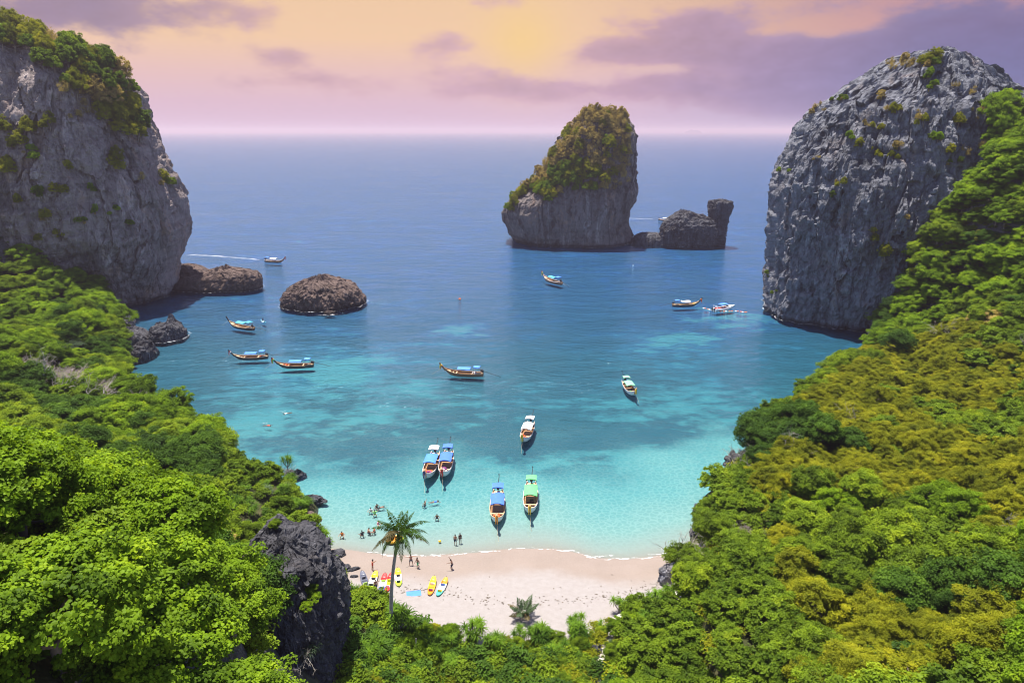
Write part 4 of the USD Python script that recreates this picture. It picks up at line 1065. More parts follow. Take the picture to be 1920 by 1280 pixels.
def instancer(name, protos, idx, P, ang, S, label, cat):
    path = '/World/' + numbered(name)
    pi = UsdGeom.PointInstancer.Define(stage, path)
    rel = pi.CreatePrototypesRel()
    for j, q in enumerate(protos):
        x = UsdGeom.Xform.Define(stage, path + '/' + q.rsplit('/', 1)[1])
        x.GetPrim().GetReferences().AddInternalReference(q)
        rel.AddTarget(x.GetPath())
    n = len(P)
    pi.CreateProtoIndicesAttr(Vt.IntArray([int(i) for i in idx]))
    pi.CreatePositionsAttr(Vt.Vec3fArray.FromNumpy(np.asarray(P, np.float32)))
    pi.CreateScalesAttr(Vt.Vec3fArray.FromNumpy(np.asarray(S, np.float32)))
    pi.CreateOrientationsAttr(Vt.QuathArray([Gf.Quath(math.cos(a / 2), 0, 0, math.sin(a / 2)) for a in ang]))
    meta(pi.GetPrim(), label, cat, None, 'stuff')


for (nm, k), ids in masses.items():
    q = [PLANTS[i] for i in ids]
    instancer('distant_' + nm + '_growth', KIND[k], [x[1] for x in q], [x[2] for x in q], [x[3] for x in q], [x[4] for x in q], 'mass of %ss farther back on the slopes' % LOOK[k], 'woods')

# ---- undergrowth fills the ground between the trees
UG = []
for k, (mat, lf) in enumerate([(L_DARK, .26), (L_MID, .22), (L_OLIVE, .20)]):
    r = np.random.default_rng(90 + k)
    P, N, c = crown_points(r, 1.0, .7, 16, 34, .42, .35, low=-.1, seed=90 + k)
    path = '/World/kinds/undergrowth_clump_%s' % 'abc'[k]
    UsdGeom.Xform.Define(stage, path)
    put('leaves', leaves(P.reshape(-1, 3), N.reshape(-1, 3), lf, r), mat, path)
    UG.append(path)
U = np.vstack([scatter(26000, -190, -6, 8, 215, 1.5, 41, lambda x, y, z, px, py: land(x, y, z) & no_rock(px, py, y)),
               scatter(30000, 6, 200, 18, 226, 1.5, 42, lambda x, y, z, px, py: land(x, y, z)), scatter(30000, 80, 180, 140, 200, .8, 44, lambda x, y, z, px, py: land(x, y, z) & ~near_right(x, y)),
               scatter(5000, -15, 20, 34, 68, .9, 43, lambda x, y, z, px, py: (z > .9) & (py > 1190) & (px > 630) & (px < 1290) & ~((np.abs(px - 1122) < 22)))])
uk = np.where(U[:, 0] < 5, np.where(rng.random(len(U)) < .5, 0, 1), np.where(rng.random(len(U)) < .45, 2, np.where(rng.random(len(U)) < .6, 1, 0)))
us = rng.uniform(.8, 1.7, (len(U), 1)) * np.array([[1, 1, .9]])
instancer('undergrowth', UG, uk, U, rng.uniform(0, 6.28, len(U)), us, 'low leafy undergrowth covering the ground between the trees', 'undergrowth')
print('plants', len(PLANTS), {k: len(v) for k, v in by.items()}, 'under', len(U))
# ---------------------------------------------------------------- boats
WOOD = principled('boat_wood', (.36, .19, .085), .55, var=.35, scale=4, bump=.3, bscale=18)
WOOD_PALE = principled('boat_wood_pale', (.55, .38, .22), .6, var=.3, scale=4, bump=.3, bscale=18)
HULL_DARK = principled('hull_dark_paint', (.045, .032, .028), .4, var=.4, scale=2)
HULL_GREY = principled('hull_grey_paint', (.55, .53, .52), .4, var=.12, scale=2)
HULL_BROWN = principled('hull_brown', (.20, .095, .05), .5, var=.4, scale=3)
RIM_PINK = principled('gunwale_pale', (.62, .50, .46), .5, var=.15)
STEEL = principled('engine_steel', (.05, .05, .055), .4, .6, var=.3)
SHAFT = principled('shaft_steel', (.22, .22, .22), .35, .8)
CLOTH = {k: principled('canopy_' + k, c, .75, var=.10, scale=1.5, bump=.25, bscale=5) for k, c in {'blue': (.05, .15, .62), 'lightblue': (.06, .21, .68), 'turquoise': (.07, .42, .55), 'green': (.11, .48, .16), 'mint': (.20, .50, .28), 'white': (.72, .70, .70), 'cream': (.70, .60, .56)}.items()}
RIB = {k: principled('ribbon_' + k, c, .8, var=.15) for k, c in {'orange': (.75, .28, .02), 'red': (.60, .03, .025), 'yellow': (.80, .52, .03), 'green': (.06, .38, .09), 'navy': (.03, .04, .16), 'white': (.75, .75, .72)}.items()}
VEST = principled('life_vest', (.65, .12, .03), .8, var=.4, scale=3)
PURPLE = principled('bundle_purple', (.25, .05, .20), .8, var=.4, scale=3)


def boat_lines(s):
    b = np.interp(s, [0, .12, .32, .55, .75, .88, .96, 1], [.66, .88, 1.08, 1.12, .95, .58, .24, .06])
    sh = np.interp(s, [0, .2, .5, .72, .86, .95, 1], [.78, .60, .56, .72, 1.02, 1.38, 1.66])
    kl = np.interp(s, [0, .3, .68, .84, .93, 1], [-.18, -.32, -.28, -.02, .55, 1.35])
    return -5 + 9.5 * s, b, sh, kl


def shell(n, inset, floor=None):
    s = np.linspace(0, 1, n)
    x, b, sh, kl = boat_lines(s)
    b = np.maximum(b - inset, .02); kl = kl + inset
    t = np.array([1.0, .97, .86, .62, .30, 0.0]); h = np.array([1.0, .62, .30, .10, .02, 0.0])
    half = []
    for k in range(6):
        z = kl + (sh - kl) * h[k]
        if floor is not None: z = np.maximum(z, floor)
        half.append(np.stack([x, b * t[k], z], 1))
    P = np.stack(half + [q * [1, -1, 1] for q in half[-2::-1]], 1)
    m = P.shape[1]
    i, j = np.meshgrid(np.arange(n - 1), np.arange(m - 1), indexing='ij')
    q = np.stack([i * m + j, i * m + j + 1, (i + 1) * m + j + 1, (i + 1) * m + j], -1).reshape(-1, 4)
    return P, q, m


def longtail(label, stern, tip, hull, rim, canopy, aft, ribbons, cargo=(), shaft=1, deck=WOOD_PALE, group='longtail boats moored in the bay', length=None):
    A, B = at_z(*stern, .6), at_z(*tip, 2.4)
    d = (B - A)[:2]; L = np.linalg.norm(d) if length is None else length
    sc = float(np.clip(L / 10.5, .80, 1.3)); rz = math.atan2(d[1], d[0])
    o = A[:2] + d / np.linalg.norm(d) * 5.0 * sc
    t = thing('longtail_boat', label, 'boat', (o[0], o[1], 0), rz, sc, group)
    P, q, m = shell(28, 0)
    mb = MB().add(P.reshape(-1, 3), q)
    mb.add(np.vstack([P[0], P[0].mean(0)]), [[j + 1, j, m] for j in range(m - 1)])
    mb.build('hull', hull, t, smooth=40)
    P2, q2, m2 = shell(28, .07, .02)
    P2 = P2[1:-1]; n2 = len(P2); i, j = np.meshgrid(np.arange(n2 - 1), np.arange(m2 - 1), indexing='ij')
    q2 = np.stack([i * m2 + j, (i + 1) * m2 + j, (i + 1) * m2 + j + 1, i * m2 + j + 1], -1).reshape(-1, 4)
    mb = MB().add(P2.reshape(-1, 3), q2)
    mb.add(np.vstack([P2[0], P2[0].mean(0)]), [[j, j + 1, m2] for j in range(m2 - 1)])
    mb.build('inner_planking', WOOD, t)
    for sgn in (1, -1):
        g_ = P[:, 0] * [1, sgn, 1] + [0, 0, .02]
        MB().tube(g_, .065, 5).build('gunwale', rim, t, smooth=True)
    pr = MB()
    pts = np.array([[4.15, 0, .95], [4.5, 0, 1.45], [4.95, 0, 1.95], [5.35, 0, 2.40], [5.62, 0, 2.85]])
    wd = np.array([.13, .12, .11, .10, .13]); th = np.array([.22, .20, .18, .17, .20])
    V = []
    for k in range(5):
        dd = unit(pts[min(k + 1, 4)] - pts[max(k - 1, 0)]); nn = np.array([-dd[2], 0, dd[0]])
        V += [pts[k] + nn * th[k] + [0, wd[k], 0], pts[k] + nn * th[k] - [0, wd[k], 0], pts[k] - nn * th[k] - [0, wd[k], 0], pts[k] - nn * th[k] + [0, wd[k], 0]]
    F = [[k * 4 + a, k * 4 + (a + 1) % 4, k * 4 + 4 + (a + 1) % 4, k * 4 + 4 + a] for k in range(4) for a in range(4)] + [[16, 17, 18, 19], [3, 2, 1, 0]]
    prow = pr.add(V, F).build('prow', hull if hull is not HULL_GREY else WOOD, t)
    for k, c in enumerate(ribbons):
        z = .62 + k * .10
        p = pts[0] * (1 - z) + pts[4] * z; p = np.array([np.interp(z, np.linspace(0, 1, 5), pts[:, 0]), 0, np.interp(z, np.linspace(0, 1, 5), pts[:, 2])])
        r = MB().ball(p, [.25, .22, .17], 2)
        for sg in (-1, 1): r.tube([p + [.16, .09 * sg, 0], p + [.28, .13 * sg, -.45], p + [.24, .10 * sg, -.95 - .15 * k]], [.09, .075, .04], 5)
        r.build('ribbon', RIB[c], prow)
    for x, w in ((3.2, .60), (2.35, .88), (1.5, 1.0), (-2.3, .98)):
        MB().box([x, 0, .50], [.30, 2 * w, .05], ch=.012).build('thwart', deck, t)
    V = [[2.9, .62, .78], [2.9, -.62, .78], [3.9, -.22, 1.12], [3.9, .22, 1.12]]
    MB().add(np.vstack([V, np.array(V) - [0, 0, .05]]), [[0, 1, 2, 3], [7, 6, 5, 4], [0, 4, 5, 1], [2, 6, 7, 3], [1, 5, 6, 2], [3, 7, 4, 0]]).build('foredeck', deck, t)
    MB().box([-4.1, 0, .58], [1.5, 1.45, .06], ch=.012).build('aft_deck', deck, t)

    def roof(name, x0, x1, w, z, rise, mat, posts):
        n = 9; yy = np.linspace(-w, w, n); zz = z + rise * (1 - (yy / w) ** 2)
        xs_ = np.linspace(x0, x1, 5)
        T = np.array([[x, y, zq + .03 * math.sin(k * 2.1 + y * 3)] for k, x in enumerate(xs_) for y, zq in zip(yy, zz)])
        Bm = T - [0, 0, .04]
        i, j = np.meshgrid(np.arange(4), np.arange(n - 1), indexing='ij')
        f = np.stack([i * n + j, (i + 1) * n + j, (i + 1) * n + j + 1, i * n + j + 1], -1).reshape(-1, 4)
        mb = MB().add(T, f).add(Bm, f[:, ::-1])
        # hanging hem on both ends and sides
        for a, b in [((0, j), (0, j + 1)) for j in range(n - 1)] + [((4, j + 1), (4, j)) for j in range(n - 1)] + [((i + 1, 0), (i, 0)) for i in range(4)] + [((i, n - 1), (i + 1, n - 1)) for i in range(4)]:
            p, r = T[a[0] * n + a[1]], T[b[0] * n + b[1]]
            mb.add([p, r, r - [0, 0, .16], p - [0, 0, .16]], [[0, 1, 2, 3], [3, 2, 1, 0]])
        c = mb.build(name, mat, t, smooth=30)
        for x in posts:
            for sg in (-1, 1):
                MB().tube([[x, sg * (w - .06), .50], [x, sg * (w - .08), z + .02]], .028, 5).build('canopy_post', WOOD, t)
        return c
    if canopy: roof('canopy', -2.0, 1.15, 1.0, 1.72, .22, CLOTH[canopy], (-1.85, -.4, 1.0))
    if aft: roof('aft_canopy', -4.25, -2.75, .82, 2.25, .10, CLOTH[aft], (-4.1, -2.9))
    # engine on its pivot, with the long shaft behind it
    e = MB().box([-4.75, 0, 1.22], [.75, .42, .42], ch=.06).box([-4.55, 0, 1.50], [.40, .34, .18], ch=.04).tube([[-4.95, .1, 1.4], [-4.95, .1, 1.78]], .06, 7).tube([[-4.75, 0, .55], [-4.75, 0, 1.05]], .07, 7)
    e.build('engine', STEEL, t)
    if shaft:
        end = {1: [-9.3, .5, .10], 2: [-6.9, .15, 2.3], 3: [-8.6, -1.2, .15], 4: [-7.8, 0, 2.2]}[shaft]
        st = np.array([-5.1, 0, 1.2]); end = np.array(end, float)
        sh_ = MB().tube([st, (st + end) / 2, end], [.06, .055, .05], 6).build('propeller_shaft', SHAFT if shaft == 3 else STEEL, t)
        pm = MB().ball(end, .07, 1)
        u_ = unit(end - st); v_ = unit(np.cross(u_, [0, 0, 1.0])); w_ = np.cross(u_, v_)
        for k in range(3):
            a = k * 2.094; r_ = v_ * math.cos(a) + w_ * math.sin(a); s_ = np.cross(u_, r_)
            pm.add([end, end + r_ * .2 + s_ * .06 + u_ * .03, end + r_ * .24 - s_ * .06 - u_ * .03, end + r_ * .05 - s_ * .05], [[0, 1, 2], [0, 2, 3], [2, 1, 0], [3, 2, 0]])
        pm.build('propeller', STEEL, sh_)
    MB().tube([[-4.6, .25, 1.4], [-3.9, .15, 1.75]], .03, 5).build('tiller', STEEL, t)
    if 'moored' in group: MB().tube([[4.9, .05, 1.75], [5.9, .12, .95], [7.6, .3, -.15]], .016, 4).build('anchor_rope', WOOD_PALE, t)
    r_ = np.random.default_rng(len(label))
    for k, (c, x0, x1) in enumerate(cargo):
        mb = MB()
        for q_ in range(7): mb.box([r_.uniform(x0, x1), r_.uniform(-.55, .55), .42 + r_.uniform(0, .25)], r_.uniform(.22, .48, 3), r_.uniform(0, 3), ch=.06)
        mb.build('cargo', c, t)
    return t, o, rz, sc


B_ = {}
B_[1] = longtail('brown longtail boat with white canopy speeding to the right with a long wake', (497, 488), (524, 482), HULL_BROWN, RIM_PINK, 'white', 'lightblue', ['red'], shaft=1, group='longtail boats under way', length=10.5)
B_[2] = longtail('longtail boat with turquoise canopy and tall bare wooden prow, below the oval rock', (475, 615), (425, 596), HULL_DARK, WOOD_PALE, 'turquoise', 'turquoise', [], shaft=3)
B_[3] = longtail('longtail boat with blue canopy and yellow float at its side, nearest the left shore', (502.5, 667), (429, 657), HULL_DARK, WOOD_PALE, 'lightblue', 'lightblue', ['white', 'red'], [(VEST, -3.6, -2.6)], shaft=3)
B_[4] = longtail('longtail boat with blue canopy and red life vests, its shaft over the sandy patch', (588, 682.5), (510, 672), HULL_DARK, WOOD, 'lightblue', 'lightblue', ['green', 'yellow', 'red'], [(VEST, 1.4, 3.0)], shaft=1)
B_[5] = longtail('longtail boat with blue canopy and orange ribbons, alone in the middle of the bay', (906, 700), (825, 683), HULL_BROWN, WOOD, 'lightblue', 'lightblue', ['orange', 'yellow'], [(HULL_GREY, -3.2, -2.4)], shaft=1)
B_[6] = longtail('longtail boat with pale turquoise canopy moving left in front of the tall islet', (1052.5, 530.6), (1016, 512), HULL_BROWN, RIM_PINK, 'turquoise', 'lightblue', ['green', 'orange'], shaft=1, group='longtail boats under way')
B_[7] = longtail('longtail boat with white canopy pointing right, beside the white speedboat', (1261, 571), (1316, 559.5), HULL_DARK, WOOD_PALE, 'white', 'lightblue', ['red', 'orange'], [(RIB['yellow'], 2.6, 3.0)], shaft=1)
B_[9] = longtail('longtail boat with mint green canopies and orange prow, at right in the bay', (1171, 714), (1197, 735), HULL_GREY, RIM_PINK, 'mint', 'mint', ['orange', 'yellow'], [(RIB['green'], 2.0, 2.6), (HULL_DARK, .4, 1.6)], shaft=4, length=10)
B_[10] = longtail('longtail boat with white and cream canopies facing the beach, alone in deeper water', (996, 791), (980.5, 812), HULL_GREY, RIM_PINK, 'cream', 'white', ['yellow', 'green', 'yellow'], [(VEST, 1.2, 2.6)], shaft=2, length=10.5)
B_[11] = longtail('longtail boat with blue canopy and white rear roof, left of its twin alongside', (817, 848), (798.5, 877), HULL_GREY, RIM_PINK, 'lightblue', 'white', ['red', 'white', 'navy'], [(VEST, 1.4, 2.6), (PURPLE, 2.0, 2.8)], shaft=2, length=11)
B_[12] = longtail('longtail boat with two blue canopies moored against the boat with a white rear roof', (842, 845), (830.5, 872), HULL_GREY, RIM_PINK, 'blue', 'blue', ['red', 'red'], [(PURPLE, .9, 1.8), (HULL_GREY, 1.8, 3.0)], shaft=2, length=11)
B_[13] = longtail('longtail boat with blue canopies in the shallows nearest the beach, left of the green one', (934, 919), (931.5, 956), HULL_GREY, WOOD_PALE, 'blue', 'blue', ['yellow', 'orange'], [(VEST, 1.6, 2.4)], shaft=2, length=11)
B_[14] = longtail('longtail boat with bright green canopies in the shallows near the beach', (996.5, 904), (993.5, 943), HULL_GREY, RIM_PINK, 'green', 'green', ['yellow', 'orange', 'yellow'], [(HULL_DARK, .2, 1.2)], shaft=2, length=11)
B_[15] = longtail('dark longtail boat passing far behind the camel shaped rock', (1235, 411), (1262, 408), HULL_DARK, RIM_PINK, 'white', None, ['red'], shaft=1, group='longtail boats under way', length=11)

# the white speedboat
A, Bq = at_z(1338.6, 581.5, .3), at_z(1377.3, 573, .9)
d = (Bq - A)[:2]; rz = math.atan2(d[1], d[0]); sc = np.linalg.norm(d) / 9.0
o = A[:2] + d / 2
t = thing('speedboat', 'white speedboat with blue sun roof and red seats beside a string of floats', 'speedboat', (o[0], o[1], 0), rz, sc)
GLOSS = principled('gelcoat_white', (.75, .74, .73), .22)
DKBLUE = principled('hull_stripe', (.02, .025, .05), .3)
GLASSD = principled('windscreen_dark', (.02, .025, .03), .08)
REDSEAT = principled('seat_red', (.45, .03, .03), .6)
n = 24; s = np.linspace(0, 1, n); x = -4.5 + 9 * s
b = np.interp(s, [0, .3, .6, .8, .92, 1], [1.2, 1.3, 1.25, .9, .45, .05]); sh = np.interp(s, [0, .5, 1], [.85, .95, 1.35]); kl = np.interp(s, [0, .6, .85, 1], [-.35, -.35, -.05, .95])


def loft(fr, mat, name, par, smooth=35):
    P = np.stack(fr, 1); m = P.shape[1]; k = P.shape[0]
    i, j = np.meshgrid(np.arange(k - 1), np.arange(m - 1), indexing='ij')
    return MB().add(P.reshape(-1, 3), np.stack([i * m + j, i * m + j + 1, (i + 1) * m + j + 1, (i + 1) * m + j], -1).reshape(-1, 4)).build(name, mat, par, smooth=smooth)


ch = kl + (sh - kl) * .42
loft([np.stack([x, b, sh], 1), np.stack([x, b * .97, ch + .12], 1)], GLOSS, 'topside', t); loft([np.stack([x, -b * .97, ch + .12], 1), np.stack([x, -b, sh], 1)], GLOSS, 'topside', t)
loft([np.stack([x, b * .97, ch + .12], 1), np.stack([x, b * .88, ch - .05], 1), np.stack([x, 0 * b, kl], 1), np.stack([x, -b * .88, ch - .05], 1), np.stack([x, -b * .97, ch + .12], 1)], DKBLUE, 'bottom', t)
loft([np.stack([x, -b + .02, sh], 1), np.stack([x, -b * .72, sh + .02], 1), np.stack([x, -b * .70, np.where(s < .72, .25, sh + .05)], 1), np.stack([x, b * .70, np.where(s < .72, .25, sh + .05)], 1), np.stack([x, b * .72, sh + .02], 1), np.stack([x, b - .02, sh], 1)], GLOSS, 'deck', t)
MB().box([-4.5, 0, .35], [.08, 2.3, 1.0], ch=.02).build('transom', GLOSS, t)
for yy in (-.5, .5): MB().box([-4.85, yy, .75], [.45, .34, .75], ch=.09).box([-4.75, yy, .1], [.2, .14, .9], ch=.03).build('outboard_motor', STEEL, t)
for xx in (-3.2, -2.0, -.8, .6): MB().box([xx, 0, .48], [.5, 1.5, .42], ch=.08).box([xx - .22, 0, .8], [.14, 1.5, .5], ch=.05).build('bench_seat', REDSEAT, t)
MB().box([3.0, 0, 1.14], [1.2, .8, .10], ch=.03).build('bow_cushion', REDSEAT, t)
MB().add([[1.5, -.85, 1.0], [1.5, .85, 1.0], [1.1, .7, 1.5], [1.1, -.7, 1.5]], [[0, 1, 2, 3], [3, 2, 1, 0]]).build('windscreen', GLASSD, t)
MB().box([-.6, 0, 2.15], [3.0, 1.9, .08], ch=.03).build('sun_roof', CLOTH['lightblue'], t)
for xx in (-2.0, .8):
    for yy in (-.85, .85): MB().tube([[xx, yy, .9], [xx, yy, 2.12]], .03, 5).build('roof_post', SHAFT, t)
MB().tube([[-3.6, -1.1, .9], [-4.0, -.9, 1.8], [-4.0, .9, 1.8], [-3.6, 1.1, .9]], .06, 6).build('tow_arch', GLOSS, t)
MB().tube([[.3, 0, 2.18], [.3, 0, 2.9]], .02, 5).add([[.3, 0, 2.9], [-.05, .02, 2.82], [.3, 0, 2.6], [-.05, .02, 2.86]], [[0, 1, 2], [2, 1, 0]]).build('flag', DKBLUE, t)

# floats on a line by the speedboat, and single floats
ORANGE = principled('float_orange', (.75, .16, .05), .5, var=.15)
WHITE_P = principled('float_white', (.78, .78, .76), .4)
pts = [at_z(px, py, 0.02) for px, py in [(1318, 577), (1326, 579), (1334, 581.5), (1345, 583), (1356, 584), (1366, 583), (1378, 582.5), (1388, 584), (1396, 585), (1402, 585)]]
t = thing('float_line', 'string of small orange floats on the water at the speedboat', 'float line')
MB().tube(np.array(pts) - [0, 0, .04], .02, 4).build('rope', WHITE_P, t)
k = 0
for a, b in zip(pts[:-1], pts[1:]):
    for u in (.15, .55):
        p = a * (1 - u) + b * u
        MB().ball(p, [.30, .30, .16], 1).build('float', ORANGE if k % 3 else WHITE_P, t); k += 1


def buoy(px, py, mat, lab, r=.28):
    p = at_z(px, py, 0)
    t = thing('buoy', lab, 'buoy', (p[0], p[1], 0))
    MB().ball([0, 0, .08], [r, r, r * .85], 2).build('body', mat, t, smooth=True)
    MB().tube([[0, 0, r * .8], [0, 0, r * .8 + .16]], .04, 6).build('eye', STEEL, t)


buoy(862, 561, ORANGE, 'red buoy alone on the open water left of the islet reflection', .45)
buoy(1187, 498, WHITE_P, 'white buoy on the open water between the islet and the right boats', .26)
buoy(448, 672, RIB['yellow'], 'yellow buoy on the water against the left side of a longtail boat', .3)

# foam
FOAM = {}


def foam_material(name, scale, lo, hi, stretch=1.0, most=.9):
    g = G()
    tc = g.add('texture_coordinate') + '.object'
    n1 = g.noise(g.map(tc, (scale * stretch, scale, scale)), 1, 6, .7, .4)
    at = g.add('attribute', attribute='edge') + '.fac'
    f = g.math('multiply', g.rng(g.math('add', n1, g.math('multiply_add', at, .5, -.5)), lo, hi, t='smoothstep'), most)
    wh = g.add('principled_bsdf', base_color=(.70, .70, .70), roughness=.8) + '.BSDF'
    return g.make(name, g.add('mix_closure', {'fac': f, 'closure1': g.add('transparent_bsdf') + '.BSDF', 'closure2': wh}) + '.closure')


def ribbon_mesh(name, path, widths, mat, label, z=.025, prof=(0, .55, 1, .55, 0)):
    """A strip of foam along a path; 'edge' runs from 1 in the middle to 0 at its sides."""
    p = np.asarray(path, float)[:, :2]
    t_ = np.gradient(p, axis=0); t_ /= np.linalg.norm(t_, axis=1, keepdims=True)
    nrm = np.stack([-t_[:, 1], t_[:, 0]], 1)
    k = len(prof); off = np.linspace(-1, 1, k)
    V = np.concatenate([np.concatenate([p[:, None] + nrm[:, None] * (off[None, :, None] * np.asarray(widths)[:, None, None]), np.full((len(p), k, 1), z)], 2)]).reshape(-1, 3)
    i, j = np.meshgrid(np.arange(len(p) - 1), np.arange(k - 1), indexing='ij')
    q = np.stack([i * k + j, (i + 1) * k + j, (i + 1) * k + j + 1, i * k + j + 1], -1).reshape(-1, 4)
    pr = put(name, (V, q), mat, label=label, kind='stuff')
    fade = np.minimum(1, np.minimum(np.arange(len(p)) / 2.0, (len(p) - 1 - np.arange(len(p))) / 4.0))
    UsdGeom.PrimvarsAPI(pr).CreatePrimvar('edge', Sdf.ValueTypeNames.FloatArray, 'vertex').Set(Vt.FloatArray.FromNumpy((np.array(prof)[None] * fade[:, None]).ravel().astype(np.float32)))
    return pr


WAKE = foam_material('wake_foam', .55, .28, .72, .35, .7)
SURF = foam_material('surf_foam', 1.5, .40, .56, .6)


def wake(px0, py0, px1, py1, w0, w1, label, bend=0.0):
    a, b = at_z(px0, py0), at_z(px1, py1)
    k = np.linspace(0, 1, 26)[:, None]
    path = a * (1 - k) + b * k + np.array([0, 1.0, 0]) * np.sin(k * math.pi) * bend
    ribbon_mesh('wake', path, np.interp(k[:, 0], [0, .1, 1], [w0, w0 * 1.2, w1]), WAKE, label)


wake(499, 488.5, 335, 477, 1.2, 6.0, 'long white wake behind the brown longtail boat at left', 2)
wake(1237, 411.5, 1160, 408.5, 1.2, 4.5, 'thin white wake behind the far longtail boat by the islet')
wake(1053, 532, 1072, 536.5, .8, .9, 'short churned wake at the stern of the boat before the islet')
wake(1022, 254.6, 1046, 255.0, 9, 14, 'far thin wake near the horizon left of the islet')
sp = [np.array([x, shore_y(x) + .25 * math.sin(x * .9) + .15 * math.sin(x * 2.3 + 1)]) for x in np.arange(-21, 25, .5)]
sp = np.array([[x, y] for x, y in sp])
ribbon_mesh('surf', sp, .35 + .3 * fbm(np.stack([sp[:, 0] * .3, 0 * sp[:, 0], 0 * sp[:, 0]], 1), 2, 4), SURF, 'thin line of foam where the water meets the sand', z=.035)
for px, py, L_, w_, lab in [(1128, 1043, 3.2, .7, 'patch of white surf foam at the right part of the waterline'), (1240, 1038, 2.6, .4, 'small curl of surf foam at the right end of the waterline'), (820, 1041, 2.4, .3, 'small streak of surf foam at the waterline right of the palm'), (617, 590, 5.5, 1.0, 'foam ring around a wet reef in front of the oval rock')]:
    c = at_z(px, py); k = np.linspace(-1, 1, 14)
    ribbon_mesh('surf', np.stack([c[0] + k * L_, c[1] + .25 * np.sin(k * 3)], 1), w_ * (1.1 - k ** 2 * .6), SURF, lab, z=.045)


# broken wash where the rocks stand in the water
from shapely.geometry import MultiPoint
for rk, nm, step in ((isle, 'tall islet', 1.2), (camel, 'camel shaped rock', .8), (oval, 'oval brown rock', .7), (flat, 'long low rock', .8), (right, 'right cliff', 1.2), (left, 'left cliff', 1.2), (fin, 'pointed shore rock', .5)):
    V_ = rock_points(rk); V_ = V_[np.abs(V_[:, 2]) < .7][:, :2]
    V_ = V_[(np.abs(V_[:, 0]) < 190)]
    ring = MultiPoint(np.unique(np.round(V_ * 1.4) / 1.4, axis=0)).buffer(1.5, quad_segs=3).buffer(-1.1, quad_segs=3).simplify(.2)
    ring = max(getattr(ring, 'geoms', [ring]), key=lambda q_: q_.area).exterior
    pts_ = np.array([ring.interpolate(u).coords[0] for u in np.arange(0, ring.length, step)])
    ribbon_mesh('wash', pts_, .30 + .5 * fbm(np.stack([pts_[:, 0] * .2, pts_[:, 1] * .2, 0 * pts_[:, 0]], 1), 3, 6), SURF, 'thin broken foam along the foot of the ' + nm, z=.03)

# wrack on the sand
r_ = np.random.default_rng(77); mb = MB()
for k in range(260):
    u = r_.random(); px = 640 + u * 600
    py = np.interp(px, [640, 760, 860, 960, 1060, 1160, 1240], [1090, 1098, 1112, 1135, 1128, 1112, 1085]) + r_.normal() * (5 if k < 190 else 18)
    q_ = at_z(px, py, 1.4); gz = float(bed_z(q_[0:1], q_[1:2])[0]) + .015
    a_, l_, w_ = r_.uniform(0, 3.14), r_.uniform(.06, .26), r_.uniform(.03, .09)
    c_, s_ = math.cos(a_), math.sin(a_)
    mb.add([[q_[0] + c_ * l_, q_[1] + s_ * l_, gz], [q_[0] - s_ * w_, q_[1] + c_ * w_, gz + .03], [q_[0] - c_ * l_, q_[1] - s_ * l_, gz], [q_[0] + s_ * w_, q_[1] - c_ * w_, gz + .02]], [[0, 1, 2], [0, 2, 3]])
mb.build('seaweed', principled('dry_seaweed', (.11, .085, .06), .9, var=.4), kind='stuff', label='dry seaweed and leaf litter scattered in a line along the upper sand')


# ---------------------------------------------------------------- kayaks
KC = {k: principled('kayak_' + k, c, .35, var=.12, scale=2) for k, c in {'red': (.62, .035, .03), 'yellow': (.82, .50, .02), 'lime': (.42, .62, .04), 'white': (.74, .74, .72), 'orange': (.78, .26, .02), 'teal': (.08, .48, .40), 'blue': (.06, .12, .42), 'grey': (.10, .105, .14), 'amber': (.72, .36, .02), 'aqua': (.14, .50, .60)}.items()}
SEAT = principled('kayak_seat', (.035, .035, .05), .8)


def kayak(label, b, a, c3, seats=(SEAT, SEAT), z=None, L=None):
    """From the pixel of its bow to that of its stern; three colours from bow to stern."""
    P0, P1 = (on_ground(*b), on_ground(*a)) if z is None else (at_z(*b), at_z(*a))
    d = (P0 - P1)[:2]; rz = math.atan2(d[1], d[0]); m = (P0 + P1) / 2
    sc = float(np.clip((L or np.linalg.norm(d)) / 3.9, .75, 1.15))
    gz = float(ground(m[0], m[1])[0]) + .03 if z is None else z
    t = thing('kayak', label, 'kayak', (m[0], m[1], gz), rz, sc, 'kayaks')
    s = np.linspace(0, 1, 31); x = -1.95 + 3.9 * s
    b_ = .46 * np.sqrt(np.clip(1 - (2 * s - 1) ** 2, 0, 1)) ** .85 + .015
    top = .27 + .14 * np.abs(2 * s - 1) ** 3; well = np.where((np.abs(s - .34) < .12) | (np.abs(s - .66) < .12), .15, .02)
    bot = .02 + .22 * np.abs(2 * s - 1) ** 4
    names = ('bow_section', 'middle_section', 'stern_section')
    for nm, m_, lo, hi in ((names[2], c3[2], 0, 11), (names[1], c3[1], 10, 21), (names[0], c3[0], 20, 31)):
        q = slice(lo, hi); X, Bq_, T, W, K = x[q], b_[q], top[q], well[q], bot[q]
        fr = [(0, K), (.62, K + .01), (1.0, K + .14), (.93, T), (.72, T + .015), (.60, T - W), (0, T - W), (-.60, T - W), (-.72, T + .015), (-.93, T), (-1.0, K + .14), (-.62, K + .01), (0, K)]
        loft([np.stack([X, Bq_ * u, zz], 1) for u, zz in fr][::-1], KC[m_], nm, t, smooth=40)
    for xx, sm in ((-.78, seats[0]), (.48, seats[1])):
        if sm: MB().box([xx, 0, .20], [.42, .46, .07], ch=.02).box([xx - .24, 0, .38], [.08, .44, .34], ch=.025).build('seat', sm, t)
    MB().tube([[1.9, -.03, .42], [1.97, 0, .47], [1.9, .03, .42]], .018, 5).build('carry_handle', SEAT, t)
    return t


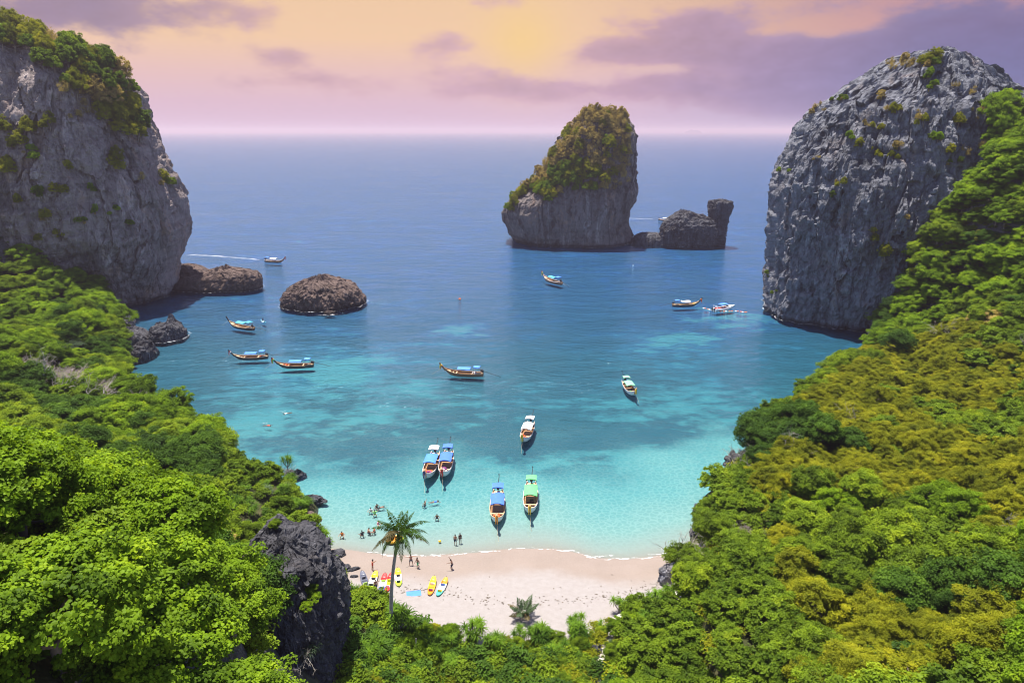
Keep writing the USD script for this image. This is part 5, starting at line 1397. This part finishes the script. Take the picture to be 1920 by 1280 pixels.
Z6 = lambda X, Y: (600 + X / 5.12, 930 + Y / 5.12)
kayak('dark grey kayak lying leftmost in the row on the sand', Z6(405, 752), Z6(450, 888), ('grey', 'grey', 'grey'), (KC['lime'], SEAT), L=3.8)
kayak('kayak yellow at the far end, lime green at the near end, left of the palm', Z6(546, 746), Z6(470, 912), ('yellow', 'white', 'lime'), L=3.9)
kayak('kayak with red tip, white middle and blue near end, left of the palm trunk', Z6(632, 762), Z6(580, 948), ('red', 'white', 'blue'), (KC['blue'], KC['lime']), L=3.9)
kayak('red kayak with lime and yellow middle, touching the palm trunk in the view', Z6(692, 766), Z6(636, 928), ('red', 'yellow', 'red'), (KC['white'], KC['lime']), L=3.8)
kayak('kayak yellow, white and lime green standing just right of the palm trunk', Z6(747, 718), Z6(758, 878), ('yellow', 'white', 'lime'), L=3.9)
kayak('orange yellow kayak with purple seat, left of the pair out on the sand', Z6(1098, 802), Z6(1052, 956), ('yellow', 'amber', 'orange'), (PURPLE, KC['white']), L=3.8)
kayak('kayak orange, white and teal, right of the pair out on the sand', Z6(1213, 812), Z6(1130, 962), ('orange', 'white', 'teal'), (KC['amber'], KC['blue']), L=3.8)
kayak('red kayak half hidden by the bushes at the left end of the beach', Z6(192, 735), Z6(105, 800), ('red', 'orange', 'lime'), L=3.6)
kayak('small aqua kayak afloat with a paddler, right of the turquoise roofed boat', (489, 601), (499, 606), ('aqua', 'white', 'aqua'), (SEAT, None), z=-.05, L=3.6)

# ---------------------------------------------------------------- things on the sand and in the shallows
p = at_z(*Z6(715, 425), 0)
t = thing('raft', 'orange inflatable raft in the shallows behind the palm', 'raft', (p[0], p[1], .02), .5)
a = np.linspace(0, 2 * np.pi, 25)
MB().tube(np.stack([1.05 * np.cos(a), .66 * np.sin(a), .18 + 0 * a], 1), .22, 8, cap=False).build('tube', KC['amber'], t, smooth=True)
MB().add(np.vstack([np.stack([1.0 * np.cos(a), .6 * np.sin(a), .10 + 0 * a], 1), [[0, 0, .08]]]), [[i, i + 1, 25] for i in range(24)]).build('floor', KC['orange'], t)
p = at_z(*Z6(772, 421), 0)
t = thing('swim_ring', 'lime green swim ring in the shallows just right of the palm trunk', 'swim ring', (p[0], p[1], .02))
MB().tube(np.stack([.42 * np.cos(a), .42 * np.sin(a), .12 + 0 * a], 1), .14, 8, cap=False).build('tube', KC['lime'], t, smooth=True)
MB().tube(np.stack([.42 * np.cos(a[3:6]), .42 * np.sin(a[3:6]), .12 + 0 * a[3:6]], 1), .146, 8).build('stripe', KC['white'], t, smooth=True)
p = at_z(*Z6(1150, 437), 0)
t = thing('beach_ball', 'small yellow ball floating in the shallows left of two waders', 'ball', (p[0], p[1], .12))
MB().ball([0, 0, 0], .2, 2).build('skin', KC['yellow'], t, smooth=True)
MB().ball([0, 0, .205], [.05, .05, .02], 1).build('valve_cap', KC['white'], t)
p = on_ground(*Z6(900, 938))
V, F = grid(np.linspace(-.9, .9, 13), np.linspace(-.5, .5, 9), lambda x, y: .05 + .08 * fbm(np.stack([x * 3, y * 3, 0 * x], -1), 3, 2))
t = thing('beach_mat', 'blue cloth spread on the sand beside the pandanus under the palm', 'beach mat', (p[0], p[1], p[2]), .2)
put('cloth', (V, F), CLOTH['lightblue'], t, smooth=True); MB().box([0, .53, .09], [1.8, .05, .02]).build('hem', KC['blue'], t)


def boulder(name, label, px, py, size, seed, mat, sink=.3, rz=0.0, water=False, amp=.28, group=None):
    p = at_z(px, py) if water else on_ground(px, py)
    m = trimesh.creation.icosphere(subdivisions=4)
    v = np.array(m.vertices); r = np.random.default_rng(seed); o = r.uniform(0, 50, 3)
    k = 1 + amp * ((fbm(v * 1.4 + o, 4, seed) - .5) * 2.2 + (ridged(fbm(v * 3 + o, 4, seed + 1)) - .7) * 1.1 + .75 * cells(v + .2 * (fbm(v * 2 + o, 2, seed)[:, None] - .5), np.array([.55, .55, .5]), seed + 2))
    v = v * k[:, None] * np.asarray(size)
    if rz: v = np.stack([v[:, 0] * math.cos(rz) - v[:, 1] * math.sin(rz), v[:, 0] * math.sin(rz) + v[:, 1] * math.cos(rz), v[:, 2]], 1)
    pr = put(name, (v + [p[0], p[1], (0 if water else p[2]) + size[2] * (1 - 2 * sink)], m.faces), mat, smooth=25)
    return meta(pr, label, 'rock', group)


boulder('beach_rock', 'dark flat rock at the left end of the beach, uppermost of three by the waterline', 626, 1042, [1.5, .9, .45], 1, R_DARK, rz=.4)
boulder('beach_rock', 'dark flat rock on the sand just above the red kayak', 640, 1068, [1.2, .7, .4], 2, R_DARK, rz=.3)
boulder('beach_rock', 'small dark flat rock farthest out on the sand at the left', 662, 1068, [.9, .35, .22], 3, R_DARK, rz=.5)
boulder('beach_rock', 'tiny dark rock beside the leftmost grey kayak', 664, 1081, [.5, .25, .18], 4, R_DARK)
boulder('beach_rock', 'grey slab of rock under the bushes left of the palm foot', 700, 1163, [1.2, .7, .5], 5, R_GREY, rz=.2)
boulder('beach_rock', 'dark rock in the shade below the pandanus by the palm foot', 718, 1180, [.9, .7, .6], 6, R_DARK)
boulder('shore_rock', 'pale grey boulder at the right end of the beach under bare branches', 1256, 1092, [1.5, 1.2, 1.9], 7, R_GREY)
boulder('shore_rock', 'dark jagged rock below the small lone pandanus on the left point', 552, 898, [1.5, 1.1, 1.1], 8, R_DARK, rz=.3, amp=.4)
boulder('shore_rock', 'dark wet tip of rock sticking out into the bay on the left point', 590, 940, [1.6, .9, .7], 9, R_DARK, water=True, rz=-.2, amp=.4)
boulder('shore_rock', 'reddish brown rock at the water below the bushes of the left point', 582, 978, [1.4, 1.1, 1.0], 10, R_BROWN, amp=.4)
boulder('shore_rock', 'dark rock awash beside the two swimmers near the left shore', 394, 806, [2.6, 2.0, .9], 11, R_DARK, water=True, amp=.35)
boulder('shore_rock', 'dark rocks at the foot of the right hill where the scrub meets the reef', 1378, 880, [1.6, 1.8, 2.0], 12, R_DARK, water=True, amp=.4)
boulder('shore_rock', 'grey blocky rock under the shrubs on the right shore, middle of three', 1366, 900, [1.3, 1.3, 1.4], 13, R_GREY, water=True, amp=.4)
boulder('shore_rock', 'dark rock at the waterline on the right shore, lower of three', 1313, 968, [1.0, 1.2, 1.4], 14, R_DARK, water=True, amp=.4)
boulder('shore_rock', 'dark rock where the right hill meets the edge of the sand', 1305, 1003, [.8, 1.0, 1.0], 15, R_DARK, water=True, amp=.4)
boulder('shore_rock', 'blocky grey rocks in the gully between right cliff and right hill', 1648, 640, [3.0, 2.4, 2.2], 16, R_DARK, water=True, amp=.4)
boulder('sea_rock', 'small wet reef ringed with foam before the oval rock', 617, 587, [1.6, .9, .55], 19, R_BROWN, water=True, amp=.4)
boulder('shore_rock', 'grey rock with a dry root in the gap of the thicket before the beach', 1118, 1218, [.5, .6, .5], 20, R_DARK)

# the low island on the horizon
HAZY = principled('far_island', (.12, .115, .17), .95, var=.15, scale=.01)  # blue of the distant haze is put into the island colour
q = at_z(1300, 249, 0); q = q / q[1] * 14000
vx = np.linspace(-1, 1, 41); vy = np.linspace(-1, 1, 9)
V, F = grid(vx * 190, vy * 120, lambda x, y: -3 + 66 * np.clip(1 - (x / 190) ** 2 - (y / 120) ** 2, 0, 1) ** .6 * (.6 + .8 * fbm(np.stack([x / 60, y / 60, 0 * x], -1), 4, 9)))
put('island', (V + [q[0], q[1], 0], F), HAZY, smooth=True, label='faint low island on the horizon right of the islet', kind='structure')

# ---------------------------------------------------------------- the coconut palm and lone plants
FR_G = leaf_material('frond_green', [(.12, (.030, .065, .010)), (.42, (.075, .150, .016)), (.66, (.15, .24, .025)), (.9, (.30, .34, .05))], .3, 9)
FR_OLD = leaf_material('frond_old', [(.12, (.10, .085, .04)), (.42, (.22, .18, .085)), (.66, (.32, .27, .13)), (.9, (.42, .38, .2))], .25, 10)
PALM_T = principled('palm_trunk', (.42, .36, .32), .9, var=.3, scale=3, bump=.6, bscale=8)


def frond(rng, az, el, L, droop, nl=34, ll=.62, wid=.045):
    mb = MB(); seg = 12
    p = np.zeros(3); e = el; pts = [p]
    for i in range(seg):
        e -= droop / seg * (.35 + 1.3 * i / seg)
        p = p + np.array([math.cos(az) * math.cos(e), math.sin(az) * math.cos(e), math.sin(e)]) * L / seg
        pts.append(p)
    pts = np.array(pts)
    mb.tube(pts, np.linspace(.045, .008, seg + 1), 4)
    side0 = np.array([-math.sin(az), math.cos(az), 0])
    for k in range(nl):
        u = .12 + .86 * k / nl
        f = u * seg; i = min(int(f), seg - 1); q = pts[i] * (1 - f + i) + pts[i + 1] * (f - i); tg = unit(pts[i + 1] - pts[i])
        l = ll * math.sin(math.pi * min(1, .25 + u * .78)) * rng.uniform(.8, 1.1)
        for sg in (-1, 1):
            dirv = unit(side0 * sg * .85 + tg * .55 + np.array([0, 0, -.25 - .5 * rng.random()]) + rng.normal(size=3) * .09)
            m1 = q + dirv * l * .5; e1 = q + dirv * l + np.array([0, 0, -.22 * l]); w_ = tg * wid
            mb.add([q, m1 + w_, e1, m1 - w_], [[0, 1, 2], [0, 2, 3]])
    return mb


def palm(label, name, base, top, n, L, mats, seed, r0=.20, group=None, el=(1.35, -.55), droop=1.3, bend=(0, 0, 0)):
    rng = np.random.default_rng(seed)
    base, top = np.array(base, float), np.array(top, float)
    t = thing(name, label, 'palm', base, group=group)
    H = top - base; k = np.linspace(0, 1, 15)[:, None]
    path = H * k + np.sin(k * math.pi) * np.array(bend); path[:, :2] += (k ** 1.6 - k) * H[:2]
    path[0, 2] -= .6
    rad = r0 * np.interp(k[:, 0], [0, .06, .2, 1], [1.6, 1.2, .95, .68])
    mb = MB().tube(path, rad, 10)
    mb.build('trunk', PALM_T, t, smooth=True)
    for i in range(n):
        az = i * 2.39996 + rng.normal() * .15; u = i / max(1, n - 1)
        e = el[0] + (el[1] - el[0]) * u ** .8 + rng.normal() * .08
        m = mats[1] if (u > .72 and rng.random() < .75) or rng.random() < .10 else mats[0]
        fr = frond(rng, az, e, L * rng.uniform(.85, 1.1) * (.8 if u < .2 else 1), droop * (.5 if u < .2 else 1) + rng.normal() * .15)
        v, f = fr.arrays()
        put('frond', (v + path[-1] + [math.cos(az) * .12, math.sin(az) * .12, 0], f), m, t)
    for i in range(5):
        MB().ball(path[-1] + [.22 * math.cos(i * 1.3), .22 * math.sin(i * 1.3), -.22 - .05 * (i % 2)], [.12, .12, .15], 2).build('coconut', RIB['green'] if i % 2 else WOOD, t, smooth=True)
    return t


pb = on_ground(737, 1192)
pt = at_y(749, 996, pb[1] + .4)
palm('tall coconut palm rising in front of the beach with half dried fronds', 'coconut_palm', pb, pt, 26, 3.4, (FR_G, FR_OLD), 3, r0=.22, bend=(-.25, 0, 0))
pb = on_ground(978, 1162)
palm('short grey green young palm leaning over the back of the sand', 'young_palm', pb, pb + [.3, .2, .9], 13, 2.2, (L_SILVER, FR_OLD), 5, r0=.10, el=(1.3, .35), droop=.8)
pb = on_ground(540, 884)
t = copy('pandanus', KIND['pandanus'][2], 'small lone pandanus standing out against the water on the left point', 'pandanus', pb - [0, 0, .1], 1.0, (.75, .75, 1.45), 'lone pandanus')
pb = on_ground(441, 850)
t = copy('pandanus', KIND['pandanus'][2], 'tiny pandanus at the water edge of the yellow bushes on the left spur', 'pandanus', pb, 2.0, (.6, .6, 1.0), 'lone pandanus')
for px, py, k, s_, lab in [(1262, 1075, 0, 1.15, 'bare white branched tree at the right end of the beach'), (1280, 1120, 1, .9, 'tangle of bare pale roots above the right end of the sand'), (1500, 868, 0, 1.0, 'bare pale branches sticking out of the scrub in the middle of the right hill'), (1600, 800, 1, 1.0, 'bare pale crown among the olive scrub high on the right hill'),
                           (1610, 912, 1, .8, 'bare white fork of branches on the right hill below the crest'), (1760, 640, 1, 1.3, 'grey leafless patch of branches near the crest of the right hill'), (60, 740, 0, 1.5, 'large bare grey tree on the shaded spur at the left edge'), (180, 770, 1, 1.4, 'spreading bare branches on the shaded spur at left'), (105, 760, 0, 1.3, 'bare grey limbs between two bare trees on the left spur'), (250, 760, 1, 1.2, 'bare twisted branches at the right end of the left spur'), (560, 1262, 1, .55, 'dry tangle of branches at the foot of the dark outcrop'),
                           (1680, 430, 0, 1.0, 'bare tree with reddish twigs at the foot of the right cliff')]:
    p = on_ground(px, py)
    copy('bare_tree', KIND['bare'][k], lab, 'dead tree', p + [0, 0, 1.2 * s_], px * .01, s_)
for p, (px, py, s_, lab) in zip(TSITE, THICKETS):
    copy('dry_brush', KIND['brush'][px % 2], lab, 'dead bush', p, px * .03, (s_ * 1.15, s_ * 1.15, s_ * .85))
p0 = on_ground(780, 1236)
t = thing('dead_trunk', 'thin bare dead trunk standing in the thicket right of the palm', 'dead trunk', p0)
MB().tube([[0, 0, -.5], [.05, 0, 1.2], [.1, .05, 2.6]], [.10, .085, .06], 7).build('trunk', BARK_PALE, t, smooth=True)
MB().tube([[.07, .02, 1.7], [.35, .1, 2.0]], [.035, .02], 5).build('stub', BARK_PALE, t)
# ---------------------------------------------------------------- people
SKIN = {'tan': principled('skin_tan', (.36, .19, .12), .5), 'brown': principled('skin_brown', (.19, .095, .058), .5), 'pale': principled('skin_pale', (.50, .31, .23), .5)}
HAIR = principled('hair_dark', (.018, .013, .010), .5)
HAIR_L = principled('hair_brown', (.10, .055, .025), .5)
WEAR = {k: principled('swimwear_' + k, c, .8, var=.1) for k, c in {'red': (.62, .07, .03), 'navy': (.025, .03, .06), 'green': (.05, .32, .14), 'blue': (.05, .16, .50), 'white': (.70, .69, .67), 'black': (.015, .015, .018), 'orange': (.75, .20, .03), 'pink': (.62, .22, .25), 'lime': (.30, .60, .15)}.items()}
MF = manifold3d.Manifold


def sph(p, r, n=14): return MF.sphere(float(r), n).translate([float(c) for c in p])


def bone(a, ra, b, rb, n=14): return MF.batch_hull([sph(a, ra, n), sph(b, rb, n)])


def person(label, loc, face, pose, skin='tan', hair=HAIR, wear=(('shorts', 'navy'),), h=1.0, group='people on the beach', lean=0.0):
    """One continuous body (joints and radii), hair and clothes as parts. The figure looks along +x before it is turned."""
    S = pose
    hip = np.array([0, 0, S.get('hip', .90)]); up = unit(np.array([math.sin(S.get('bend', 0)), 0, math.cos(S.get('bend', 0))])); rt = np.array([0, -1.0, 0])
    fw_ = np.cross(up, rt) * -1; fw_ = fw_ if fw_[0] > 0 else -fw_
    chest, neck = hip + up * .36, hip + up * .52
    head = neck + unit(up + fw_ * .12) * .165
    body = [MF.batch_hull([sph(hip + rt * .085, .105), sph(hip - rt * .085, .105), sph(hip + up * .12, .115)]),
            MF.batch_hull([sph(hip + up * .12 + rt * .05, .095), sph(hip + up * .12 - rt * .05, .095), sph(chest + rt * .10, .105), sph(chest - rt * .10, .105)]),
            MF.batch_hull([sph(chest + rt * .10, .10), sph(chest - rt * .10, .10), sph(neck - up * .05 + rt * .14, .06), sph(neck - up * .05 - rt * .14, .06)]),
            bone(neck - up * .05, .06, head - up * .05, .052),
            MF.batch_hull([sph(head + up * .035, .090), sph(head - fw_ * .015 + up * .03, .092), sph(head + fw_ * .045 - up * .065, .05)]),
            bone(head + fw_ * .088, .012, head + fw_ * .105 - up * .028, .015, 8)]
    for sg in (1, -1): body.append(sph(head + rt * .09 * sg - up * .005, .022, 8))
    P = {}
    for sd, sg in (('R', 1), ('L', -1)):
        sh = neck - up * .06 + rt * .175 * sg
        ua, fa = S['arm' + sd]                      # directions of upper arm and forearm (forward, out, up)
        D = lambda q: unit(fw_ * q[0] + rt * sg * q[1] + up * q[2])
        el = sh + D(ua) * .28; wr = el + D(fa) * .25
        body += [bone(sh, .055, el, .042), bone(el, .042, wr, .030)]
        hd = D(fa); sv = unit(np.cross(hd, up + fw_ * .3)); palm_ = wr + hd * .055
        body.append(MF.batch_hull([sph(wr, .028, 8), sph(palm_ + sv * .026 + hd * .02, .017, 8), sph(palm_ - sv * .026 + hd * .02, .017, 8)]))
        nv = np.cross(hd, sv)
        for k in range(4):
            a = palm_ + sv * (.027 - .018 * k) + hd * .025; l = (.034, .040, .037, .028)[k]
            m_ = a + hd * l + nv * .006; body += [bone(a, .0095, m_, .009, 6), bone(m_, .009, m_ + hd * l * .7 + nv * .016, .0075, 6)]
        body.append(bone(wr + hd * .03 + sv * .028, .011, wr + hd * .065 + sv * .062, .009, 6))
        hp = hip + rt * .095 * sg - up * .02
        th, sk = S['leg' + sd]
        kn = hp + unit(np.array([th[0], -sg * th[1], th[2]])) * .42; an = kn + unit(np.array([sk[0], -sg * sk[1], sk[2]])) * .42
        body += [bone(hp, .09, kn, .058), bone(kn, .058, an, .038), MF.batch_hull([sph(an - [.03, 0, .01], .036, 10), sph(an + [.05, 0, -.028], .034, 10), sph(an + [.15, 0, -.045], .024, 10)])]
        P['hp' + sd], P['kn' + sd], P['sh' + sd], P['el' + sd] = hp, kn, sh, el
    z0 = min(float(b.bounding_box()[2]) for b in body)
    M = MF.batch_boolean(body, manifold3d.OpType.Add)
    t = thing('person', label, 'person', (loc[0], loc[1], loc[2]), face, h, group)
    mv = lambda m: m.translate([0, 0, -z0])
    put('body', mv(M), SKIN[skin], t, smooth=50)
    hr = MF.batch_hull([sph(head + up * .045 - fw_ * .012, .101), sph(head - fw_ * .05 - up * .03, .070)]) - MF.batch_hull([sph(head + fw_ * .10 - up * .02, .075), sph(head + fw_ * .14 - up * .12, .08)])
    put('hair', mv(hr), hair, t, smooth=50)
    for what, colour in wear:
        if what == 'shorts':
            q = [MF.batch_hull([sph(hip + rt * .09, .118), sph(hip - rt * .09, .118), sph(hip + up * .07, .118)])] + [bone(P['hp' + s_], .106, P['hp' + s_] * .35 + P['kn' + s_] * .65, .088) for s_ in 'RL']
        elif what == 'briefs':
            q = [MF.batch_hull([sph(hip + rt * .09, .114), sph(hip - rt * .09, .114), sph(hip + up * .02, .116)])]
        elif what == 'top':
            q = [MF.batch_hull([sph(chest + rt * .10 - up * .02, .113), sph(chest - rt * .10 - up * .02, .113), sph(chest + rt * .09 + up * .05, .10), sph(chest - rt * .09 + up * .05, .10)])]
        elif what == 'suit':
            q = [MF.batch_hull([sph(hip + rt * .09, .114), sph(hip - rt * .09, .114), sph(hip + up * .12, .122)]), MF.batch_hull([sph(hip + up * .12 + rt * .05, .104), sph(hip + up * .12 - rt * .05, .104), sph(chest + rt * .10, .114), sph(chest - rt * .10, .114)])]
        else:                                           # shirt or vest
            q = [MF.batch_hull([sph(hip + up * .10 + rt * .06, .11), sph(hip + up * .10 - rt * .06, .11), sph(chest + rt * .11, .122), sph(chest - rt * .11, .122)]), MF.batch_hull([sph(chest + rt * .11, .118), sph(chest - rt * .11, .118), sph(neck - up * .06 + rt * .13, .074), sph(neck - up * .06 - rt * .13, .074)])]
            if what == 'shirt': q += [bone(P['sh' + s_], .072, P['sh' + s_] * .4 + P['el' + s_] * .6, .062) for s_ in 'RL']
        put({'shorts': 'shorts', 'briefs': 'swim_briefs', 'top': 'swim_top', 'suit': 'swimsuit', 'shirt': 'shirt', 'vest': 'life_vest'}[what], mv(MF.batch_boolean(q, manifold3d.OpType.Add)), WEAR[colour], t, smooth=50)
    return t


DOWN = ((.05, .25, -1), (.25, .12, -1))
POSES = {
    'stand': dict(armR=DOWN, armL=DOWN, legR=((.03, .06, -1), (-.03, .02, -1)), legL=((.03, .06, -1), (-.03, .02, -1))),
    'walk': dict(armR=((.45, .2, -1), (.8, .1, -1)), armL=((-.4, .25, -1), (-.1, .15, -1)), legR=((-.25, .05, -1), (-.5, .0, -1)), legL=((.5, .05, -1), (-.02, .0, -1)), bend=.06),
    'reach': dict(armR=((.7, .5, .35), (.7, .2, .8)), armL=((.5, .3, -.7), (.9, .1, .1)), legR=((.1, .1, -1), (-.12, .02, -1)), legL=((-.1, .12, -1), (-.15, .02, -1)), bend=.08),
    'spread': dict(armR=((.1, 1, .15), (.2, 1, .35)), armL=((.1, 1, .1), (.15, 1, .25)), legR=((.08, .22, -1), (-.05, .1, -1)), legL=((.08, .25, -1), (-.05, .12, -1))),
    'play': dict(armR=((.5, .3, .75), (.3, .1, 1)), armL=((.8, .5, .05), (.9, .2, .1)), legR=((.7, .2, -.8), (-.6, .05, -1)), legL=((.45, .25, -.9), (-.5, .1, -1)), bend=.3),
    'arms_up': dict(armR=((.1, .8, .6), (.0, .5, 1)), armL=((.1, .9, .3), (.0, .8, .6)), legR=((.03, .06, -1), (-.03, .02, -1)), legL=((.03, .06, -1), (-.03, .02, -1))),
    'bob': dict(armR=((.1, .8, .6), (.0, .5, 1)), armL=((.1, .9, .3), (.0, .8, .6)), legR=((.95, .3, .15), (-.35, .0, -1)), legL=((.95, .3, .15), (-.35, .0, -1)), bend=.1),
    'sit': dict(armR=((.4, .35, -.8), (.9, .0, .0)), armL=((.4, .35, -.8), (.9, .0, .0)), legR=((1, .15, -.1), (.95, .05, -.25)), legL=((1, .15, -.1), (.95, .05, -.25)), bend=-.12),
    'squat': dict(armR=((.3, .6, -.7), (.8, .3, .1)), armL=((.3, .6, -.7), (.8, .3, .1)), legR=((.95, .3, .15), (-.35, .0, -1)), legL=((.95, .3, .15), (-.35, .0, -1)), bend=.25),
    'float': dict(armR=((.2, .5, 1), (0, .1, 1)), armL=((.3, .8, .6), (0, .3, 1)), legR=((-1, .12, -.05), (-1, .05, -.12)), legL=((-1, .18, -.12), (-1, .02, .05)), bend=1.5),
    'swim': dict(armR=((.9, .4, .1), (1, .1, .1)), armL=((.7, .7, 0), (1, .3, 0)), legR=((-.25, .1, -1), (-.3, .0, -1)), legL=((-.1, .15, -1), (-.45, .0, -1)), bend=.75),
}


def on_sand(X, Y):
    p = on_ground(*Z6(X, Y)); return p


for X, Y, f, ps, sk, wr, lab in [
        (507, 712, .3, 'reach', 'tan', (('suit', 'red'),), 'person in a red swimsuit raising an arm, leftmost on the open sand'),
        (875, 662, -1.4, 'spread', 'tan', (('shorts', 'navy'),), 'person in dark shorts with arms spread, just right of the palm'),
        (940, 688, -2.4, 'walk', 'brown', (('shorts', 'green'),), 'person in green shorts walking on the sand right of the palm'),
        (1272, 703, 3.0, 'play', 'brown', (('shorts', 'navy'),), 'person crouching with arms lifted to catch a ball, rightmost on the sand'),
        (537, 910, -1.2, 'stand', 'brown', (('shorts', 'navy'),), 'person standing between the kayaks left of the palm'),
        (155, 888, 1.9, 'walk', 'tan', (('shorts', 'blue'), ('vest', 'orange')), 'person in blue shorts and orange vest by the bushes at the left end')]:
    p = on_sand(X, Y); person(lab, p - [0, 0, .02], f, POSES[ps], sk, HAIR, wr)
for X, Y, f, ps, sk, wr, lab in [
        (1300, 460, 1.4, 'stand', 'tan', (('shorts', 'navy'), ), 'person in dark shorts wading, left of the two together'),
        (1346, 446, 1.9, 'stand', 'brown', (('briefs', 'black'), ('top', 'black')), 'person in black bikini wading, right of the two together')]:
    p = at_z(*Z6(X, Y)); p[2] = float(bed_z(p[0:1], p[1:2])[0]); person(lab, p, f, POSES[ps], sk, HAIR, wr, group='people in the shallows')
for X, Y, f, ps, sk, wr, lab in [
        (215, 388, -1.5, 'squat', 'tan', (('vest', 'orange'),), 'bather in an orange vest, leftmost in the shallows'),
        (410, 388, 2.2, 'squat', 'brown', (('shirt', 'black'),), 'bather in a dark shirt crouching low in the shallows left of the palm'),
        (462, 358, .6, 'squat', 'tan', (('shorts', 'navy'),), 'bather crouching right of the one in the dark shirt'),
        (528, 352, 2.8, 'squat', 'tan', (('briefs', 'black'), ('top', 'red')), 'bather in a red top at the left tips of the palm fronds'),
        (557, 272, -.6, 'squat', 'pale', (('shirt', 'pink'),), 'bather in a pink shirt left of the palm crown'),
        (490, 138, -1.6, 'squat', 'tan', (('shirt', 'white'),), 'bather in a white shirt, farthest left of the group above the palm'),
        (543, 100, -1.0, 'squat', 'brown', (('shorts', 'navy'),), 'dark haired bather uppermost in the group beyond the palm'),
        (572, 108, .4, 'float', 'brown', (('shorts', 'black'),), 'swimmer stretched out beside the uppermost bather'),
        (525, 168, -1.2, 'bob', 'tan', (('shirt', 'lime'),), 'bather in a lime shirt below the one in white'),
        (1010, 78, 2.7, 'bob', 'tan', (('shorts', 'navy'),), 'bather with arms out left of the blue float'),
        (1092, 52, .3, 'float', 'brown', (('vest', 'blue'),), 'swimmer with a bright blue vest out beyond the palm'),
        (1124, 204, -1.5, 'squat', 'brown', (('shorts', 'navy'),), 'single bather waist deep right of the palm crown')]:
    p = at_z(*Z6(X, Y)); b = float(bed_z(p[0:1], p[1:2])[0])
    p[2] = max(b, -.78)
    if ps == 'float': p[2] = -.20
    person(lab, p, f, POSES[ps], sk, HAIR_L if sk == 'pale' else HAIR, wr, group='people in the shallows')
for px, py, lab, wr in [(422, 810, 'snorkeler left of two at the dark rock near the left shore', (('shirt', 'black'),)), (432, 808, 'snorkeler right of two at the dark rock near the left shore', (('shirt', 'navy'),)), (501, 797, 'snorkeler in red with a splash off the left spur', (('vest', 'red'),)), (539, 774, 'snorkeler in pale shirt farthest out off the left spur', (('shirt', 'white'),))]:
    p = at_z(px, py); p[2] = -.20
    person(lab, p, px * .1, POSES['float'], 'brown', HAIR, wr, group='snorkelers')
for px, py in [(498, 793), (533, 771.5)]:
    c = at_z(px, py); k = np.linspace(-1, 1, 12)
    ribbon_mesh('surf', np.stack([c[0] + k * .7, c[1] + .2 * np.sin(k * 3)], 1), .32 * (1.1 - k ** 2 * .6), SURF, 'splash of foam beside the %s snorkeler' % ('red' if px < 510 else 'farthest'), z=.05)
p = at_z(493, 602.6); p[2] = .12
person('paddler sitting in the small aqua kayak near the turquoise roofed boat', p, math.radians(150), POSES['sit'] | {'hip': .9}, 'brown', HAIR, (('shirt', 'navy'),), group='people afloat')
# ---------------------------------------------------------------- air
HAZE = HAZE_DENSITY
if HAZE > 0:
    vol = usdkit.material(stage, '/World/Looks/haze', {'v': ('principled_volume', {'color': HAZE_COLOR, 'density': HAZE, 'anisotropy': .35})}, volume='v.volume')
    hb = trimesh.creation.box((100000, 100000, 125)); hb.apply_translation((0, 0, 125 / 2 - 18))
    put('haze', hb, vol, label='thin warm haze in the air over the bay', kind='stuff')
